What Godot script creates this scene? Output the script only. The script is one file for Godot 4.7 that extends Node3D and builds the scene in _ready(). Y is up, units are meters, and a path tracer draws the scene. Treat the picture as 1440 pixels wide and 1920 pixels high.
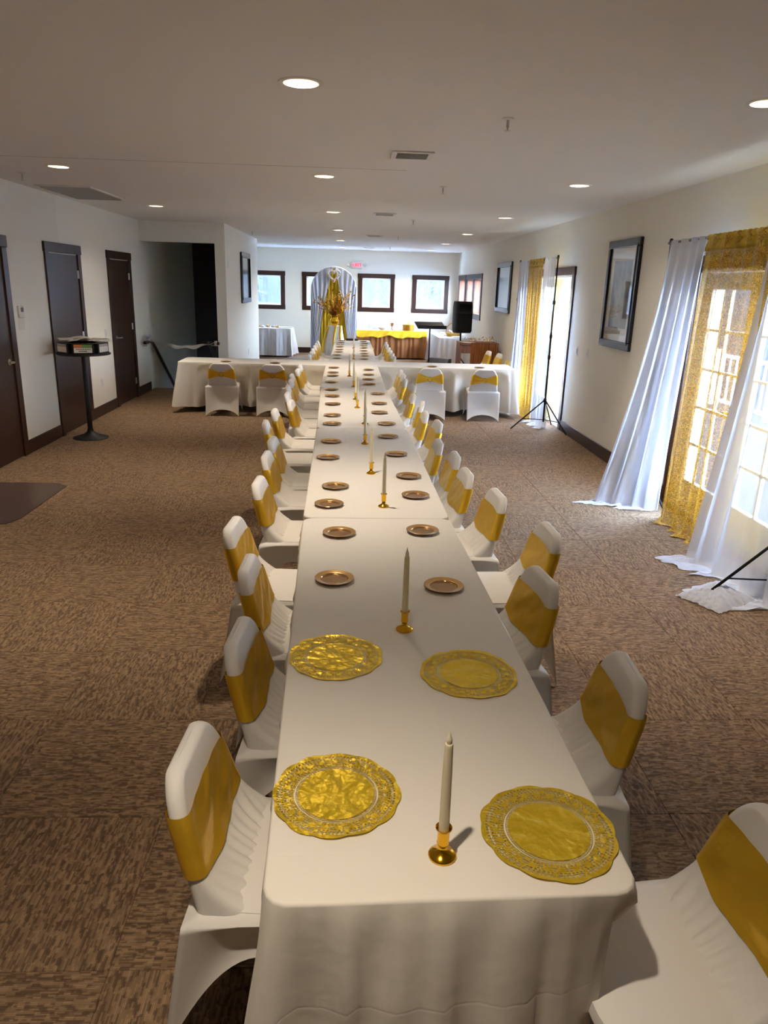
extends Node3D
# Long banquet room set for a party: y up, metres, the camera stands at x = 0, z = 0.

const XL := -3.571
const XR := 3.019
const HC := 2.836
const ZB := -21.728
const ZF := 3.2
const ZS := -13.278      # front of the stair enclosure
const XS := -2.147       # its side wall
const ZS2 := -17.75
const TT := 0.747        # top of the table cloths
const ORD := ["first", "second", "third", "fourth", "fifth", "sixth", "seventh", "eighth", "ninth", "tenth", "eleventh", "twelfth", "thirteenth", "fourteenth", "fifteenth", "sixteenth", "seventeenth", "eighteenth"]

var M := {}
var rng := RandomNumberGenerator.new()
var used := {}
var cam: Camera3D


# ---------------------------------------------------------------- mesh collector
class MB:
	var v := PackedVector3Array()
	var n := PackedVector3Array()
	var uv := PackedVector2Array()
	var ix := PackedInt32Array()
	var t := Transform3D()

	func vert(p: Vector3, nn: Vector3, u := Vector2.ZERO) -> int:
		v.append(t * p)
		n.append((t.basis * nn).normalized())
		uv.append(u)
		return v.size() - 1

	func tri(a: Vector3, b: Vector3, c: Vector3, ua := Vector2.ZERO, ub := Vector2.ZERO, uc := Vector2.ZERO) -> void:
		var nn := (c - a).cross(b - a).normalized()
		var i := vert(a, nn, ua)
		vert(b, nn, ub)
		vert(c, nn, uc)
		ix.append_array(PackedInt32Array([i, i + 1, i + 2]))

	func quad(a: Vector3, b: Vector3, c: Vector3, d: Vector3, u0 := Vector2(0, 0), u1 := Vector2(1, 1)) -> void:
		var nn := (c - a).cross(b - a) + (d - a).cross(c - a)
		nn = nn.normalized()
		var i := vert(a, nn, u0)
		vert(b, nn, Vector2(u1.x, u0.y))
		vert(c, nn, u1)
		vert(d, nn, Vector2(u0.x, u1.y))
		ix.append_array(PackedInt32Array([i, i + 1, i + 2, i, i + 2, i + 3]))

	func face(pts: Array, from: Vector3) -> void:
		# a flat polygon of three or four corners turned away from a point
		var a: Vector3 = pts[0]
		var nn := (Vector3(pts[2]) - a).cross(Vector3(pts[1]) - a)
		var mid := Vector3.ZERO
		for p in pts:
			mid += p / float(pts.size())
		var q := pts.duplicate()
		if nn.dot(mid - from) < 0.0:
			q.reverse()
		if q.size() == 3:
			tri(q[0], q[1], q[2])
		else:
			quad(q[0], q[1], q[2], q[3])

	func bx(c: Vector3, s: Vector3, b := 0.0) -> void:
		var h := s * 0.5
		b = minf(b, minf(h.x, minf(h.y, h.z)) * 0.98)
		var at := func(sg: Vector3, axis: int) -> Vector3:
			var p := sg * h
			for k in 3:
				if k != axis:
					p[k] -= sg[k] * b
			return c + p
		for k in 3:
			var l := (k + 1) % 3
			var m := (k + 2) % 3
			for s0 in [-1.0, 1.0]:
				var q := []
				for w in [[-1.0, -1.0], [1.0, -1.0], [1.0, 1.0], [-1.0, 1.0]]:
					var sg := Vector3.ZERO
					sg[k] = s0
					sg[l] = w[0]
					sg[m] = w[1]
					q.append(at.call(sg, k))
				face(q, c)
				if b > 0.0:
					for s1 in [-1.0, 1.0]:
						var e := []
						for w2 in [[k, -1.0], [k, 1.0], [l, 1.0], [l, -1.0]]:
							var sg2 := Vector3.ZERO
							sg2[k] = s0
							sg2[l] = s1
							sg2[m] = w2[1]
							e.append(at.call(sg2, w2[0]))
						face(e, c)
		if b > 0.0:
			for sx in [-1.0, 1.0]:
				for sy in [-1.0, 1.0]:
					for sz in [-1.0, 1.0]:
						var sg3 := Vector3(sx, sy, sz)
						face([at.call(sg3, 0), at.call(sg3, 1), at.call(sg3, 2)], c)

	func span(a: Vector3, b: Vector3, bev := 0.0) -> void:
		bx((a + b) * 0.5, (b - a).abs(), bev)

	func grid(nu: int, nv: int, f: Callable, wrap := false, flip := false) -> void:
		var base := v.size()
		var p := PackedVector3Array()
		p.resize((nu + 1) * (nv + 1))
		for j in nv + 1:
			for i in nu + 1:
				p[j * (nu + 1) + i] = f.call(float(i) / nu, float(j) / nv)
		for j in nv + 1:
			for i in nu + 1:
				var i0 := i - 1
				var i1 := i + 1
				if wrap:
					i0 = (i - 1 + nu) % nu
					i1 = (i + 1) % nu
				else:
					i0 = maxi(i0, 0)
					i1 = mini(i1, nu)
				var j0 := maxi(j - 1, 0)
				var j1 := mini(j + 1, nv)
				var du := p[j * (nu + 1) + i1] - p[j * (nu + 1) + i0]
				var dv := p[j1 * (nu + 1) + i] - p[j0 * (nu + 1) + i]
				var nn := dv.cross(du)
				if nn.length_squared() < 1e-16:
					var jj := j + 1 if j == 0 else j - 1
					du = p[jj * (nu + 1) + i1] - p[jj * (nu + 1) + i0]
					nn = dv.cross(du)
				if flip:
					nn = -nn
				vert(p[j * (nu + 1) + i], nn.normalized() if nn.length_squared() > 1e-20 else Vector3.UP, Vector2(float(i) / nu, float(j) / nv))
		for j in nv:
			for i in nu:
				var a := base + j * (nu + 1) + i
				var c := a + nu + 1
				if flip:
					ix.append_array(PackedInt32Array([a, c, a + 1, a + 1, c, c + 1]))
				else:
					ix.append_array(PackedInt32Array([a, a + 1, c, a + 1, c + 1, c]))

	func lathe(prof: Array, seg := 24, sharp := 0.6) -> void:
		# profile of Vector2(radius, height), split where it bends sharply
		var runs := [[prof[0]]]
		for k in range(1, prof.size()):
			runs[-1].append(prof[k])
			if k < prof.size() - 1:
				var d0: Vector2 = (prof[k] - prof[k - 1]).normalized()
				var d1: Vector2 = (prof[k + 1] - prof[k]).normalized()
				if absf(d0.angle_to(d1)) > sharp:
					runs.append([prof[k]])
		for r in runs:
			var nv: int = r.size() - 1
			grid(seg, nv, func(a: float, b: float) -> Vector3:
				var q: Vector2 = r[int(round(b * nv))]
				return Vector3(q.x * cos(a * TAU), q.y, q.x * sin(a * TAU)), true)

	func tube(path: Array, rad, seg := 8, caps := true) -> void:
		var np := path.size()
		var fr := []
		var up := Vector3.UP
		for k in np:
			var d: Vector3 = (path[mini(k + 1, np - 1)] - path[maxi(k - 1, 0)]).normalized()
			if absf(d.dot(up)) > 0.95:
				up = Vector3.RIGHT if absf(d.x) < 0.9 else Vector3.FORWARD
			var x := d.cross(up).normalized()
			var y := x.cross(d).normalized()
			up = y
			fr.append([x, y])
		grid(seg, np - 1, func(a: float, b: float) -> Vector3:
			var k := int(round(b * (np - 1)))
			var r: float = rad[k] if rad is Array else rad
			return path[k] + (fr[k][0] * cos(a * TAU) + fr[k][1] * sin(a * TAU)) * r, true)
		if caps:
			for e in [0, np - 1]:
				var r2: float = rad[e] if rad is Array else rad
				var other: Vector3 = path[1] if e == 0 else path[np - 2]
				for s in seg:
					var a0 := TAU * s / seg
					var a1 := TAU * (s + 1) / seg
					face([path[e], path[e] + (fr[e][0] * cos(a0) + fr[e][1] * sin(a0)) * r2, path[e] + (fr[e][0] * cos(a1) + fr[e][1] * sin(a1)) * r2], other)

	func prism(poly: PackedVector2Array, y0: float, y1: float) -> void:
		var k := Geometry2D.triangulate_polygon(poly)
		var inside := Vector3(0, (y0 + y1) * 0.5, 0)
		for i in range(0, k.size(), 3):
			for y in [y0, y1]:
				var a := Vector3(poly[k[i]].x, y, poly[k[i]].y)
				var b := Vector3(poly[k[i + 1]].x, y, poly[k[i + 1]].y)
				var c := Vector3(poly[k[i + 2]].x, y, poly[k[i + 2]].y)
				face([a, b, c], Vector3(a.x, inside.y, a.z))
		var area := 0.0
		for i in poly.size():
			area += poly[i].cross(poly[(i + 1) % poly.size()])
		for i in poly.size():
			var p := poly[i]
			var q := poly[(i + 1) % poly.size()]
			if area < 0.0:
				var sw := p
				p = q
				q = sw
			quad(Vector3(p.x, y0, p.y), Vector3(q.x, y0, q.y), Vector3(q.x, y1, q.y), Vector3(p.x, y1, p.y))

	func mesh() -> ArrayMesh:
		var arr := []
		arr.resize(Mesh.ARRAY_MAX)
		arr[Mesh.ARRAY_VERTEX] = v
		arr[Mesh.ARRAY_NORMAL] = n
		arr[Mesh.ARRAY_TEX_UV] = uv
		arr[Mesh.ARRAY_INDEX] = ix
		var m := ArrayMesh.new()
		m.add_surface_from_arrays(Mesh.PRIMITIVE_TRIANGLES, arr)
		return m


# ---------------------------------------------------------------- scene helpers
func named(called: String) -> String:
	if not used.has(called):
		used[called] = 0
		return called
	used[called] += 1
	return "%s_%03d" % [called, used[called]]

func tag(o: Node, label: String, category: String, group := "", kind := "") -> void:
	o.set_meta("label", label)
	o.set_meta("category", category)
	if group != "":
		o.set_meta("group", group)
	if kind != "":
		o.set_meta("kind", kind)

func thing(called: String, label: String, category: String, at := Vector3.ZERO, turn := 0.0, group := "") -> Node3D:
	var o := Node3D.new()
	o.name = named(called)
	add_child(o)
	o.position = at
	o.rotation.y = turn
	tag(o, label, category, group)
	return o

func put(called: String, what, mat: Material, parent: Node = null, at := Vector3.ZERO) -> MeshInstance3D:
	var o := MeshInstance3D.new()
	o.mesh = what.mesh() if what is MB else what
	o.material_override = mat
	if parent == null:
		o.name = named(called)
		add_child(o)
	else:
		o.name = called
		parent.add_child(o, true)
	o.position = at
	return o

func solo(called: String, what, mat: Material, label: String, category: String, at := Vector3.ZERO, group := "", turn := 0.0) -> MeshInstance3D:
	var o := put(called, what, mat, null, at)
	o.rotation.y = turn
	tag(o, label, category, group)
	return o

func struct(called: String, what, mat: Material, label: String, category: String) -> MeshInstance3D:
	var o := put(called, what, mat)
	tag(o, label, category, "", "structure")
	return o

func struct_root(called: String, label: String, category: String) -> Node3D:
	var o := thing(called, label, category)
	o.set_meta("kind", "structure")
	return o

func copy(o: Node3D, at: Vector3, turn: float, label: String, called: String) -> Node3D:
	var c: Node3D = o.duplicate()
	c.name = named(called)
	add_child(c)
	c.position = at
	c.rotation.y = turn
	c.set_meta("label", label)
	return c

func mat(color: Color, rough := 0.7, metal := 0.0) -> StandardMaterial3D:
	var m := StandardMaterial3D.new()
	m.albedo_color = color
	m.roughness = rough
	m.metallic = metal
	return m

func noise_tex(freq: float, kind: int, size := 512, oct := 4, normal := 0.0, ramp: Gradient = null, sd := 1) -> NoiseTexture2D:
	var f := FastNoiseLite.new()
	f.noise_type = kind
	f.frequency = freq
	f.fractal_octaves = oct
	f.seed = sd
	var t := NoiseTexture2D.new()
	t.width = size
	t.height = size
	t.seamless = true
	t.noise = f
	if normal > 0.0:
		t.as_normal_map = true
		t.bump_strength = normal
	if ramp:
		t.color_ramp = ramp
	return t

func img_tex(w: int, h: int, f: Callable, alpha := false) -> ImageTexture:
	var data := PackedByteArray()
	var ch := 4 if alpha else 3
	data.resize(w * h * ch)
	var k := 0
	for y in h:
		for x in w:
			var c: Color = f.call(x, y)
			data[k] = int(clampf(c.r, 0, 1) * 255.0)
			data[k + 1] = int(clampf(c.g, 0, 1) * 255.0)
			data[k + 2] = int(clampf(c.b, 0, 1) * 255.0)
			if alpha:
				data[k + 3] = int(clampf(c.a, 0, 1) * 255.0)
			k += ch
	return ImageTexture.create_from_image(Image.create_from_data(w, h, false, Image.FORMAT_RGBA8 if alpha else Image.FORMAT_RGB8, data))

func tri_map(m: StandardMaterial3D, sc: Vector3, world := true) -> void:
	m.uv1_triplanar = true
	m.uv1_world_triplanar = world
	m.uv1_scale = sc

func ss(a: float, b: float, x: float) -> float:
	return smoothstep(a, b, x)


# ---------------------------------------------------------------- materials
func make_materials() -> void:
	M.wall = mat(Color8(238, 234, 220), 0.7)
	M.ceiling = mat(Color8(236, 234, 230), 0.85)
	M.white = mat(Color8(228, 226, 220), 0.5)
	M.cream = mat(Color8(226, 220, 200), 0.45)
	M.vinyl = mat(Color8(214, 218, 222), 0.4)
	M.black = mat(Color8(20, 19, 20), 0.5)
	M.black_gloss = mat(Color8(15, 14, 15), 0.25)
	M.black_metal = mat(Color8(24, 23, 24), 0.35, 0.6)
	M.dark = mat(Color8(12, 11, 10), 0.9)
	M.grey = mat(Color8(120, 120, 118), 0.6)
	M.louver = mat(Color8(190, 188, 184), 0.5)
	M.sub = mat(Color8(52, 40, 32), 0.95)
	M.steel = mat(Color8(200, 198, 194), 0.28, 1.0)
	M.paper = mat(Color8(226, 222, 212), 0.8)
	M.stair_brown = mat(Color8(48, 35, 26), 0.8)  # one even dark brown for the rear wall of the stairwell
	# dark stained wood, grain along y (uv v) by object-space triplanar
	var g := Gradient.new()
	g.set_color(0, Color8(36, 18, 11))
	g.set_color(1, Color8(70, 38, 23))
	g.add_point(0.5, Color8(52, 27, 16))
	var wood := noise_tex(0.02, FastNoiseLite.TYPE_SIMPLEX_SMOOTH, 512, 5, 0.0, g, 5)
	for w in [["wood", Vector3(9, 0.55, 9), 0.35], ["wood_flat", Vector3(0.55, 9, 0.55), 0.4]]:
		var m := mat(Color.WHITE, w[2])
		m.albedo_texture = wood
		tri_map(m, w[1])
		M[w[0]] = m
	var g2 := Gradient.new()
	g2.set_color(0, Color8(96, 52, 30))
	g2.set_color(1, Color8(150, 92, 58))
	M.wood_red = mat(Color.WHITE, 0.5)
	M.wood_red.albedo_texture = noise_tex(0.02, FastNoiseLite.TYPE_SIMPLEX_SMOOTH, 256, 5, 0.0, g2, 6)
	tri_map(M.wood_red, Vector3(6, 0.6, 6))
	# carpet: loops in rows with broken dark streaks along them
	var cs := 512
	var loops := cs / 4
	var tone := PackedFloat32Array()
	tone.resize(cs * loops)
	var cr := RandomNumberGenerator.new()
	cr.seed = 77
	for r in loops:
		var x := 0
		var band := cr.randf_range(-0.1, 0.1)
		while x < cs:
			var run := cr.randi_range(5, 26)
			var k := cr.randf()
			var tv := 0.62 + band
			if k < 0.3:
				tv = cr.randf_range(0.0, 0.25)
				run = cr.randi_range(6, 34)
			elif k > 0.72:
				tv = cr.randf_range(0.85, 1.0)
			for q in mini(run, cs - x):
				tone[r * cs + x + q] = tv
			x += run
	var light := Color8(194, 161, 123)
	var deep := Color8(94, 71, 53)
	M.carpet = mat(Color.WHITE, 0.95)
	M.carpet.albedo_texture = img_tex(cs, cs, func(x: int, y: int) -> Color:
		var r := y / 4
		var x0 := (x + cs - 1) % cs
		var x1 := (x + 1) % cs
		var t := (tone[r * cs + x0] + tone[r * cs + x] * 2.0 + tone[r * cs + x1]) * 0.25
		t = t * 0.72 + 0.28 * tone[((r + 1) % loops) * cs + x]
		var c := deep.lerp(light, clampf(t * 0.86 + 0.08, 0.0, 1.0))
		var loop := 0.78 + 0.22 * sin(PI * (float(y % 4) + 0.5) / 4.0)
		var tuft := 0.94 + 0.06 * sin(TAU * x / 4.0 + r * 1.7)
		return c * loop * tuft)
	M.carpet.heightmap_enabled = true
	M.carpet.heightmap_texture = img_tex(256, 256, func(x: int, y: int) -> Color:
		var k := 0.8 if y % 2 == 0 else 0.3
		k += 0.2 * float(hash(x * 131 + y * 7177) % 100) / 100.0
		return Color(k, k, k))
	M.carpet.heightmap_scale = 0.2
	# white polyester cloth with fine wrinkles
	var wn := FastNoiseLite.new()
	wn.noise_type = FastNoiseLite.TYPE_SIMPLEX_SMOOTH
	wn.frequency = 0.006
	wn.fractal_octaves = 5
	wn.seed = 21
	var wi := wn.get_seamless_image(512, 512)
	var wr := img_tex(512, 512, func(x: int, y: int) -> Color:
		var k := wi.get_pixel(x, y).r * 0.55 + 0.2
		for c in [[y, 120], [y, 395], [x, 60]]:
			var d := absf(c[0] - c[1] - 3.0 * wi.get_pixel((x + y) % 512, 7).r)
			k += 0.07 * exp(-d * d / 3.0)
		return Color(k, k, k))
	for w in [["cloth", Color8(231, 226, 216), 0.72, 0.4], ["cloth_satin", Color8(226, 224, 226), 0.38, 1.6]]:
		var m := mat(w[1], w[2])
		m.heightmap_enabled = true
		m.heightmap_texture = wr
		m.heightmap_scale = w[3]
		m.uv1_scale = Vector3(0.9, 1.2, 1)
		m.rim_enabled = true
		m.rim = 0.25
		M[w[0]] = m
	M.spandex = mat(Color8(232, 229, 224), 0.6)
	M.spandex.rim_enabled = true
	M.spandex.rim = 0.35
	# gold lame: fine creases
	var crease := noise_tex(0.012, FastNoiseLite.TYPE_SIMPLEX_SMOOTH, 256, 4, 0.0, null, 31)
	M.gold_lame = mat(Color8(236, 190, 52), 0.3, 0.55)
	M.gold_lame.heightmap_enabled = true
	M.gold_lame.heightmap_texture = crease
	M.gold_lame.heightmap_scale = 0.22
	M.gold_lame.uv1_scale = Vector3(2.4, 0.7, 1)
	M.gold = mat(Color8(232, 178, 46), 0.14, 1.0)
	M.gold_rough = mat(Color8(200, 152, 62), 0.38, 0.9)
	M.plate_rim = mat(Color8(214, 172, 112), 0.26, 0.8)
	M.plate = mat(Color8(178, 140, 94), 0.2, 0.75)
	# doily foil, lace cut out of the border
	var lace := img_tex(1024, 1024, func(x: int, y: int) -> Color:
		var p := Vector2(x - 511.5, y - 511.5) / 512.0
		var r := p.length()
		var a := fposmod(p.angle(), TAU)
		var hole := false
		if r > 0.585 and r < 0.93:
			var rows := [0.605, 0.64, 0.675, 0.715, 0.755, 0.795, 0.835, 0.872, 0.905]
			for q in rows.size():
				var cnt := int(58.0 + rows[q] * 40.0)
				var ph: float = a * cnt / TAU + (0.5 if q % 2 == 1 else 0.0)
				var du: float = (fposmod(ph, 1.0) - 0.5) * TAU / cnt * rows[q]
				var dr: float = r - rows[q]
				if absf(du) < 0.0185 + 0.006 * sin(q * 2.0) and absf(dr) < 0.013:
					hole = true
			for ring in [[0.77, 24, 0.0, 0.046], [0.715, 12, 0.5, 0.028], [0.86, 12, 0.5, 0.03]]:
				var ph2: float = a * ring[1] / TAU + ring[2]
				var du2: float = (fposmod(ph2, 1.0) - 0.5) * TAU / ring[1] * ring[0]
				if Vector2(du2 * 0.8, r - ring[0]).length() < ring[3]:
					hole = false
		return Color(1, 1, 1, 0.0 if hole else 1.0), true)
	M.foil = mat(Color8(236, 202, 48), 0.28, 0.7)
	M.foil.albedo_texture = lace
	M.foil.transparency = BaseMaterial3D.TRANSPARENCY_ALPHA_SCISSOR
	M.foil.alpha_scissor_threshold = 0.5
	M.foil.heightmap_enabled = true
	M.foil.heightmap_texture = noise_tex(0.01, FastNoiseLite.TYPE_CELLULAR, 512, 3, 0.0, null, 41)
	M.foil.heightmap_scale = 0.45
	M.wax = mat(Color8(232, 222, 190), 0.45)
	M.flame = mat(Color8(236, 228, 204), 0.35)
	# sheer voile and sequin net
	M.sheer = mat(Color(0.88, 0.90, 0.95, 0.78), 0.8)
	M.sheer.transparency = BaseMaterial3D.TRANSPARENCY_ALPHA
	M.sheer.backlight_enabled = true
	M.sheer.backlight = Color(0.22, 0.235, 0.26)
	var spark := img_tex(512, 512, func(x: int, y: int) -> Color:
		var cx := x / 4
		var cy := y / 4
		var h := float(hash(cx * 7919 + cy * 104729) % 1000) / 1000.0
		var h2 := float(hash(cx * 331 + cy * 7451 + 17) % 1000) / 1000.0
		var b := 0.55 + 0.45 * h
		return Color(1.0 * b, 0.82 * b, (0.24 + 0.1 * h2) * b))
	var tilt := img_tex(512, 512, func(x: int, y: int) -> Color:
		var cx := x / 4
		var cy := y / 4
		var h := float(hash(cx * 613 + cy * 8117 + 3) % 1000) / 1000.0
		var h2 := float(hash(cx * 9173 + cy * 337 + 5) % 1000) / 1000.0
		return Color(0.5 + (h - 0.5) * 0.7, 0.5 + (h2 - 0.5) * 0.7, 1.0))
	M.sequin = mat(Color.WHITE, 0.38, 0.55)
	M.sequin.albedo_texture = spark
	M.sequin.albedo_color = Color(1, 0.97, 0.9, 0.88)
	M.sequin.transparency = BaseMaterial3D.TRANSPARENCY_ALPHA
	M.sequin.backlight_enabled = true
	M.sequin.backlight = Color(0.34, 0.29, 0.1)
	M.sequin.normal_enabled = true
	M.sequin.normal_texture = tilt
	M.sequin.uv1_scale = Vector3(2, 4, 1)
	for w in [["sequin_rose", Color8(176, 118, 70), 0.35], ["sequin_gold", Color8(214, 176, 40), 0.3], ["sequin_white", Color8(222, 220, 224), 0.35]]:
		var m := mat(w[1], w[2], 0.75 if w[0] != "sequin_white" else 0.35)
		m.normal_enabled = true
		m.normal_texture = tilt
		m.uv1_scale = Vector3(8, 4, 1)
		M[w[0]] = m
	M.glass = mat(Color(1, 1, 1, 0.04), 0.02)
	M.glass.transparency = BaseMaterial3D.TRANSPARENCY_ALPHA
	M.clear = mat(Color(0.95, 0.97, 1, 0.12), 0.05)
	M.clear.transparency = BaseMaterial3D.TRANSPARENCY_ALPHA
	M.mat_vinyl = mat(Color8(84, 66, 58), 0.32)
	M.deck = mat(Color8(38, 39, 41), 0.9)
	M.snow = mat(Color8(206, 212, 220), 0.9)
	M.twig = mat(Color8(38, 43, 47), 0.9)
	M.needle = mat(Color8(17, 25, 29), 0.9)
	M.hill = mat(Color8(22, 29, 34), 0.95)
	M.bulb = mat(Color8(255, 240, 214), 0.4)
	M.bulb.emission_enabled = true
	M.bulb.emission = Color8(255, 232, 196)
	M.bulb.emission_energy_multiplier = 4.0
	M.reflector = mat(Color8(236, 222, 196), 0.3)
	M.exit = mat(Color8(240, 60, 70), 0.4)
	M.exit.emission_enabled = true
	M.exit.emission = Color8(255, 40, 60)
	M.exit.emission_energy_multiplier = 1.6


# ---------------------------------------------------------------- the room
func _ready() -> void:
	rng.seed = 20240
	cam = Camera3D.new()
	cam.name = "camera"
	add_child(cam)
	cam.position = Vector3(0, 1.9006, 0)
	cam.rotation_order = EULER_ORDER_YXZ
	cam.rotation_degrees = Vector3(-17.116, -2.927, 1.684)
	cam.fov = 69.83
	cam.near = 0.05
	cam.far = 400.0
	cam.current = true
	var env := Environment.new()
	env.background_mode = Environment.BG_SKY
	var sky := Sky.new()
	var sm := ProceduralSkyMaterial.new()
	sm.sky_top_color = Color8(166, 200, 245)
	sm.sky_horizon_color = Color8(216, 231, 250)
	sm.ground_horizon_color = Color8(214, 224, 236)
	sm.ground_bottom_color = Color8(190, 200, 214)
	sm.sky_curve = 0.2
	sky.sky_material = sm
	env.sky = sky
	env.background_energy_multiplier = 50.0
	env.tonemap_mode = Environment.TONE_MAPPER_LINEAR
	env.tonemap_exposure = 1.9
	env.sdfgi_enabled = true
	env.ssao_enabled = true
	env.ssil_enabled = true
	var we := WorldEnvironment.new()
	we.name = "environment"
	we.environment = env
	add_child(we)
	make_materials()
	build_shell()
	build_floor()
	build_ceiling()
	build_left_doors()
	build_stairs()
	build_windows()
	build_french_doors()
	build_outside()
	build_tables()
	build_chairs()
	build_settings()
	build_curtains()
	build_far_end()
	build_wall_things()


func build_shell() -> void:
	var w := MB.new()
	# left wall up to the stair enclosure and on into it, chamfered where two sheets meet
	w.span(Vector3(XL - 0.2, -0.3, ZF), Vector3(XL, HC + 0.3, -9.66), 0.002)
	w.span(Vector3(XL - 0.2, -3.2, -9.66), Vector3(XL, HC + 0.3, ZB - 0.2), 0.002)
	struct("wall_left", w, M.wall, "cream painted wall with three dark wooden doors", "wall")
	w = MB.new()
	w.span(Vector3(XL - 0.2, -0.3, ZF), Vector3(XR + 0.2, HC + 0.3, ZF + 0.2))
	struct("wall_front", w, M.wall, "cream painted wall closing the near end of the room", "wall")
	# right wall: pieces round two french doors and three windows
	w = MB.new()
	var y0 := -0.3
	var y1 := HC + 0.3
	var x0 := XR
	var x1 := XR + 0.22
	var spans := [[ZF, -4.72, y0, y1], [-6.55, -10.36, y0, y1], [-12.20, -17.5, y0, y1], [-17.5, -17.72, y0, y1], [-18.70, -18.89, y0, y1], [-19.87, -20.2, y0, y1], [-21.3, ZB - 0.2, y0, y1],
		[-4.72, -6.55, 2.12, y1], [-10.36, -12.20, 2.12, y1], [-4.72, -6.55, y0, 0.0], [-10.36, -12.20, y0, 0.0],
		[-17.72, -18.70, y0, 1.30], [-17.72, -18.70, 2.13, y1], [-18.89, -19.87, y0, 1.30], [-18.89, -19.87, 2.13, y1], [-20.2, -21.3, y0, 1.30], [-20.2, -21.3, 2.13, y1]]
	for s in spans:
		w.span(Vector3(x0, s[2], s[0]), Vector3(x1, s[3], s[1]), 0.0015 if s[0] == -17.5 or s[1] == -17.5 else 0.0)
	struct("wall_right", w, M.wall, "cream painted wall with french doors and curtains", "wall")
	# back wall round four windows
	w = MB.new()
	var xs := [-2.79, -1.98, -1.27, -0.46, 0.30, 1.11, 1.84, 2.65]
	var prev := XL
	for k in 4:
		w.span(Vector3(prev, y0, ZB), Vector3(xs[2 * k], y1, ZB - 0.22))
		w.span(Vector3(xs[2 * k], y0, ZB), Vector3(xs[2 * k + 1], 1.30, ZB - 0.22))
		w.span(Vector3(xs[2 * k], 2.11, ZB), Vector3(xs[2 * k + 1], y1, ZB - 0.22))
		prev = xs[2 * k + 1]
	w.span(Vector3(prev, y0, ZB), Vector3(XR, y1, ZB - 0.22))
	struct("wall_back", w, M.wall, "cream painted end wall with square windows", "wall")
	# stair enclosure
	w = MB.new()
	w.span(Vector3(XL, 2.51, ZS), Vector3(XS, HC, ZS - 0.16))
	w.span(Vector3(-2.32, -0.3, ZS), Vector3(XS, 2.51, ZS - 0.16))
	struct("wall_stair", w, M.wall, "cream painted wall with the wide stair opening", "wall")
	w = MB.new()
	w.span(Vector3(XS - 0.16, -3.2, ZS - 0.16), Vector3(XS, HC, ZS2))
	struct("wall_side", w, M.wall, "cream painted side wall of the stair enclosure", "wall")
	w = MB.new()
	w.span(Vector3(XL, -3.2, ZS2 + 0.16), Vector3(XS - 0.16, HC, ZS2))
	struct("wall_rear_stair", w, M.stair_brown, "dark brown wall at the bottom of the stairs", "wall")
	# baseboards
	var bb := func(called: String, segs: Array, label: String) -> void:
		var m := MB.new()
		for s in segs:
			m.span(s[0], s[1], 0.004)
		struct(called, m, M.wood_flat, label, "baseboard")
	var h := 0.15
	var t := 0.018
	bb.call("baseboard_left", [[Vector3(XL, 0, -8.16), Vector3(XL + t, h, -9.15)], [Vector3(XL, 0, -10.34), Vector3(XL + t, h, -11.43)], [Vector3(XL, 0, -12.62), Vector3(XL + t, h, -13.42)], [Vector3(XL, 0, ZF), Vector3(XL + t, h, -6.95)]], "dark wooden baseboard along the wall with the doors")
	bb.call("baseboard_right", [[Vector3(XR, 0, -6.66), Vector3(XR - t, h, -10.25)], [Vector3(XR, 0, ZF), Vector3(XR - t, h, -4.6)], [Vector3(XR, 0, -12.32), Vector3(XR - t, h, ZB)]], "dark wooden baseboard along the curtain wall")
	bb.call("baseboard_back", [[Vector3(XL, 0, ZB), Vector3(XR, h, ZB + t)]], "dark wooden baseboard under the end windows")
	bb.call("baseboard_side", [[Vector3(XS, 0, ZS + 0.018), Vector3(XS + t, h, ZS2)], [Vector3(-2.32, 0, ZS), Vector3(XS, h, ZS + t)]], "dark wooden baseboard round the stair enclosure")


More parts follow.
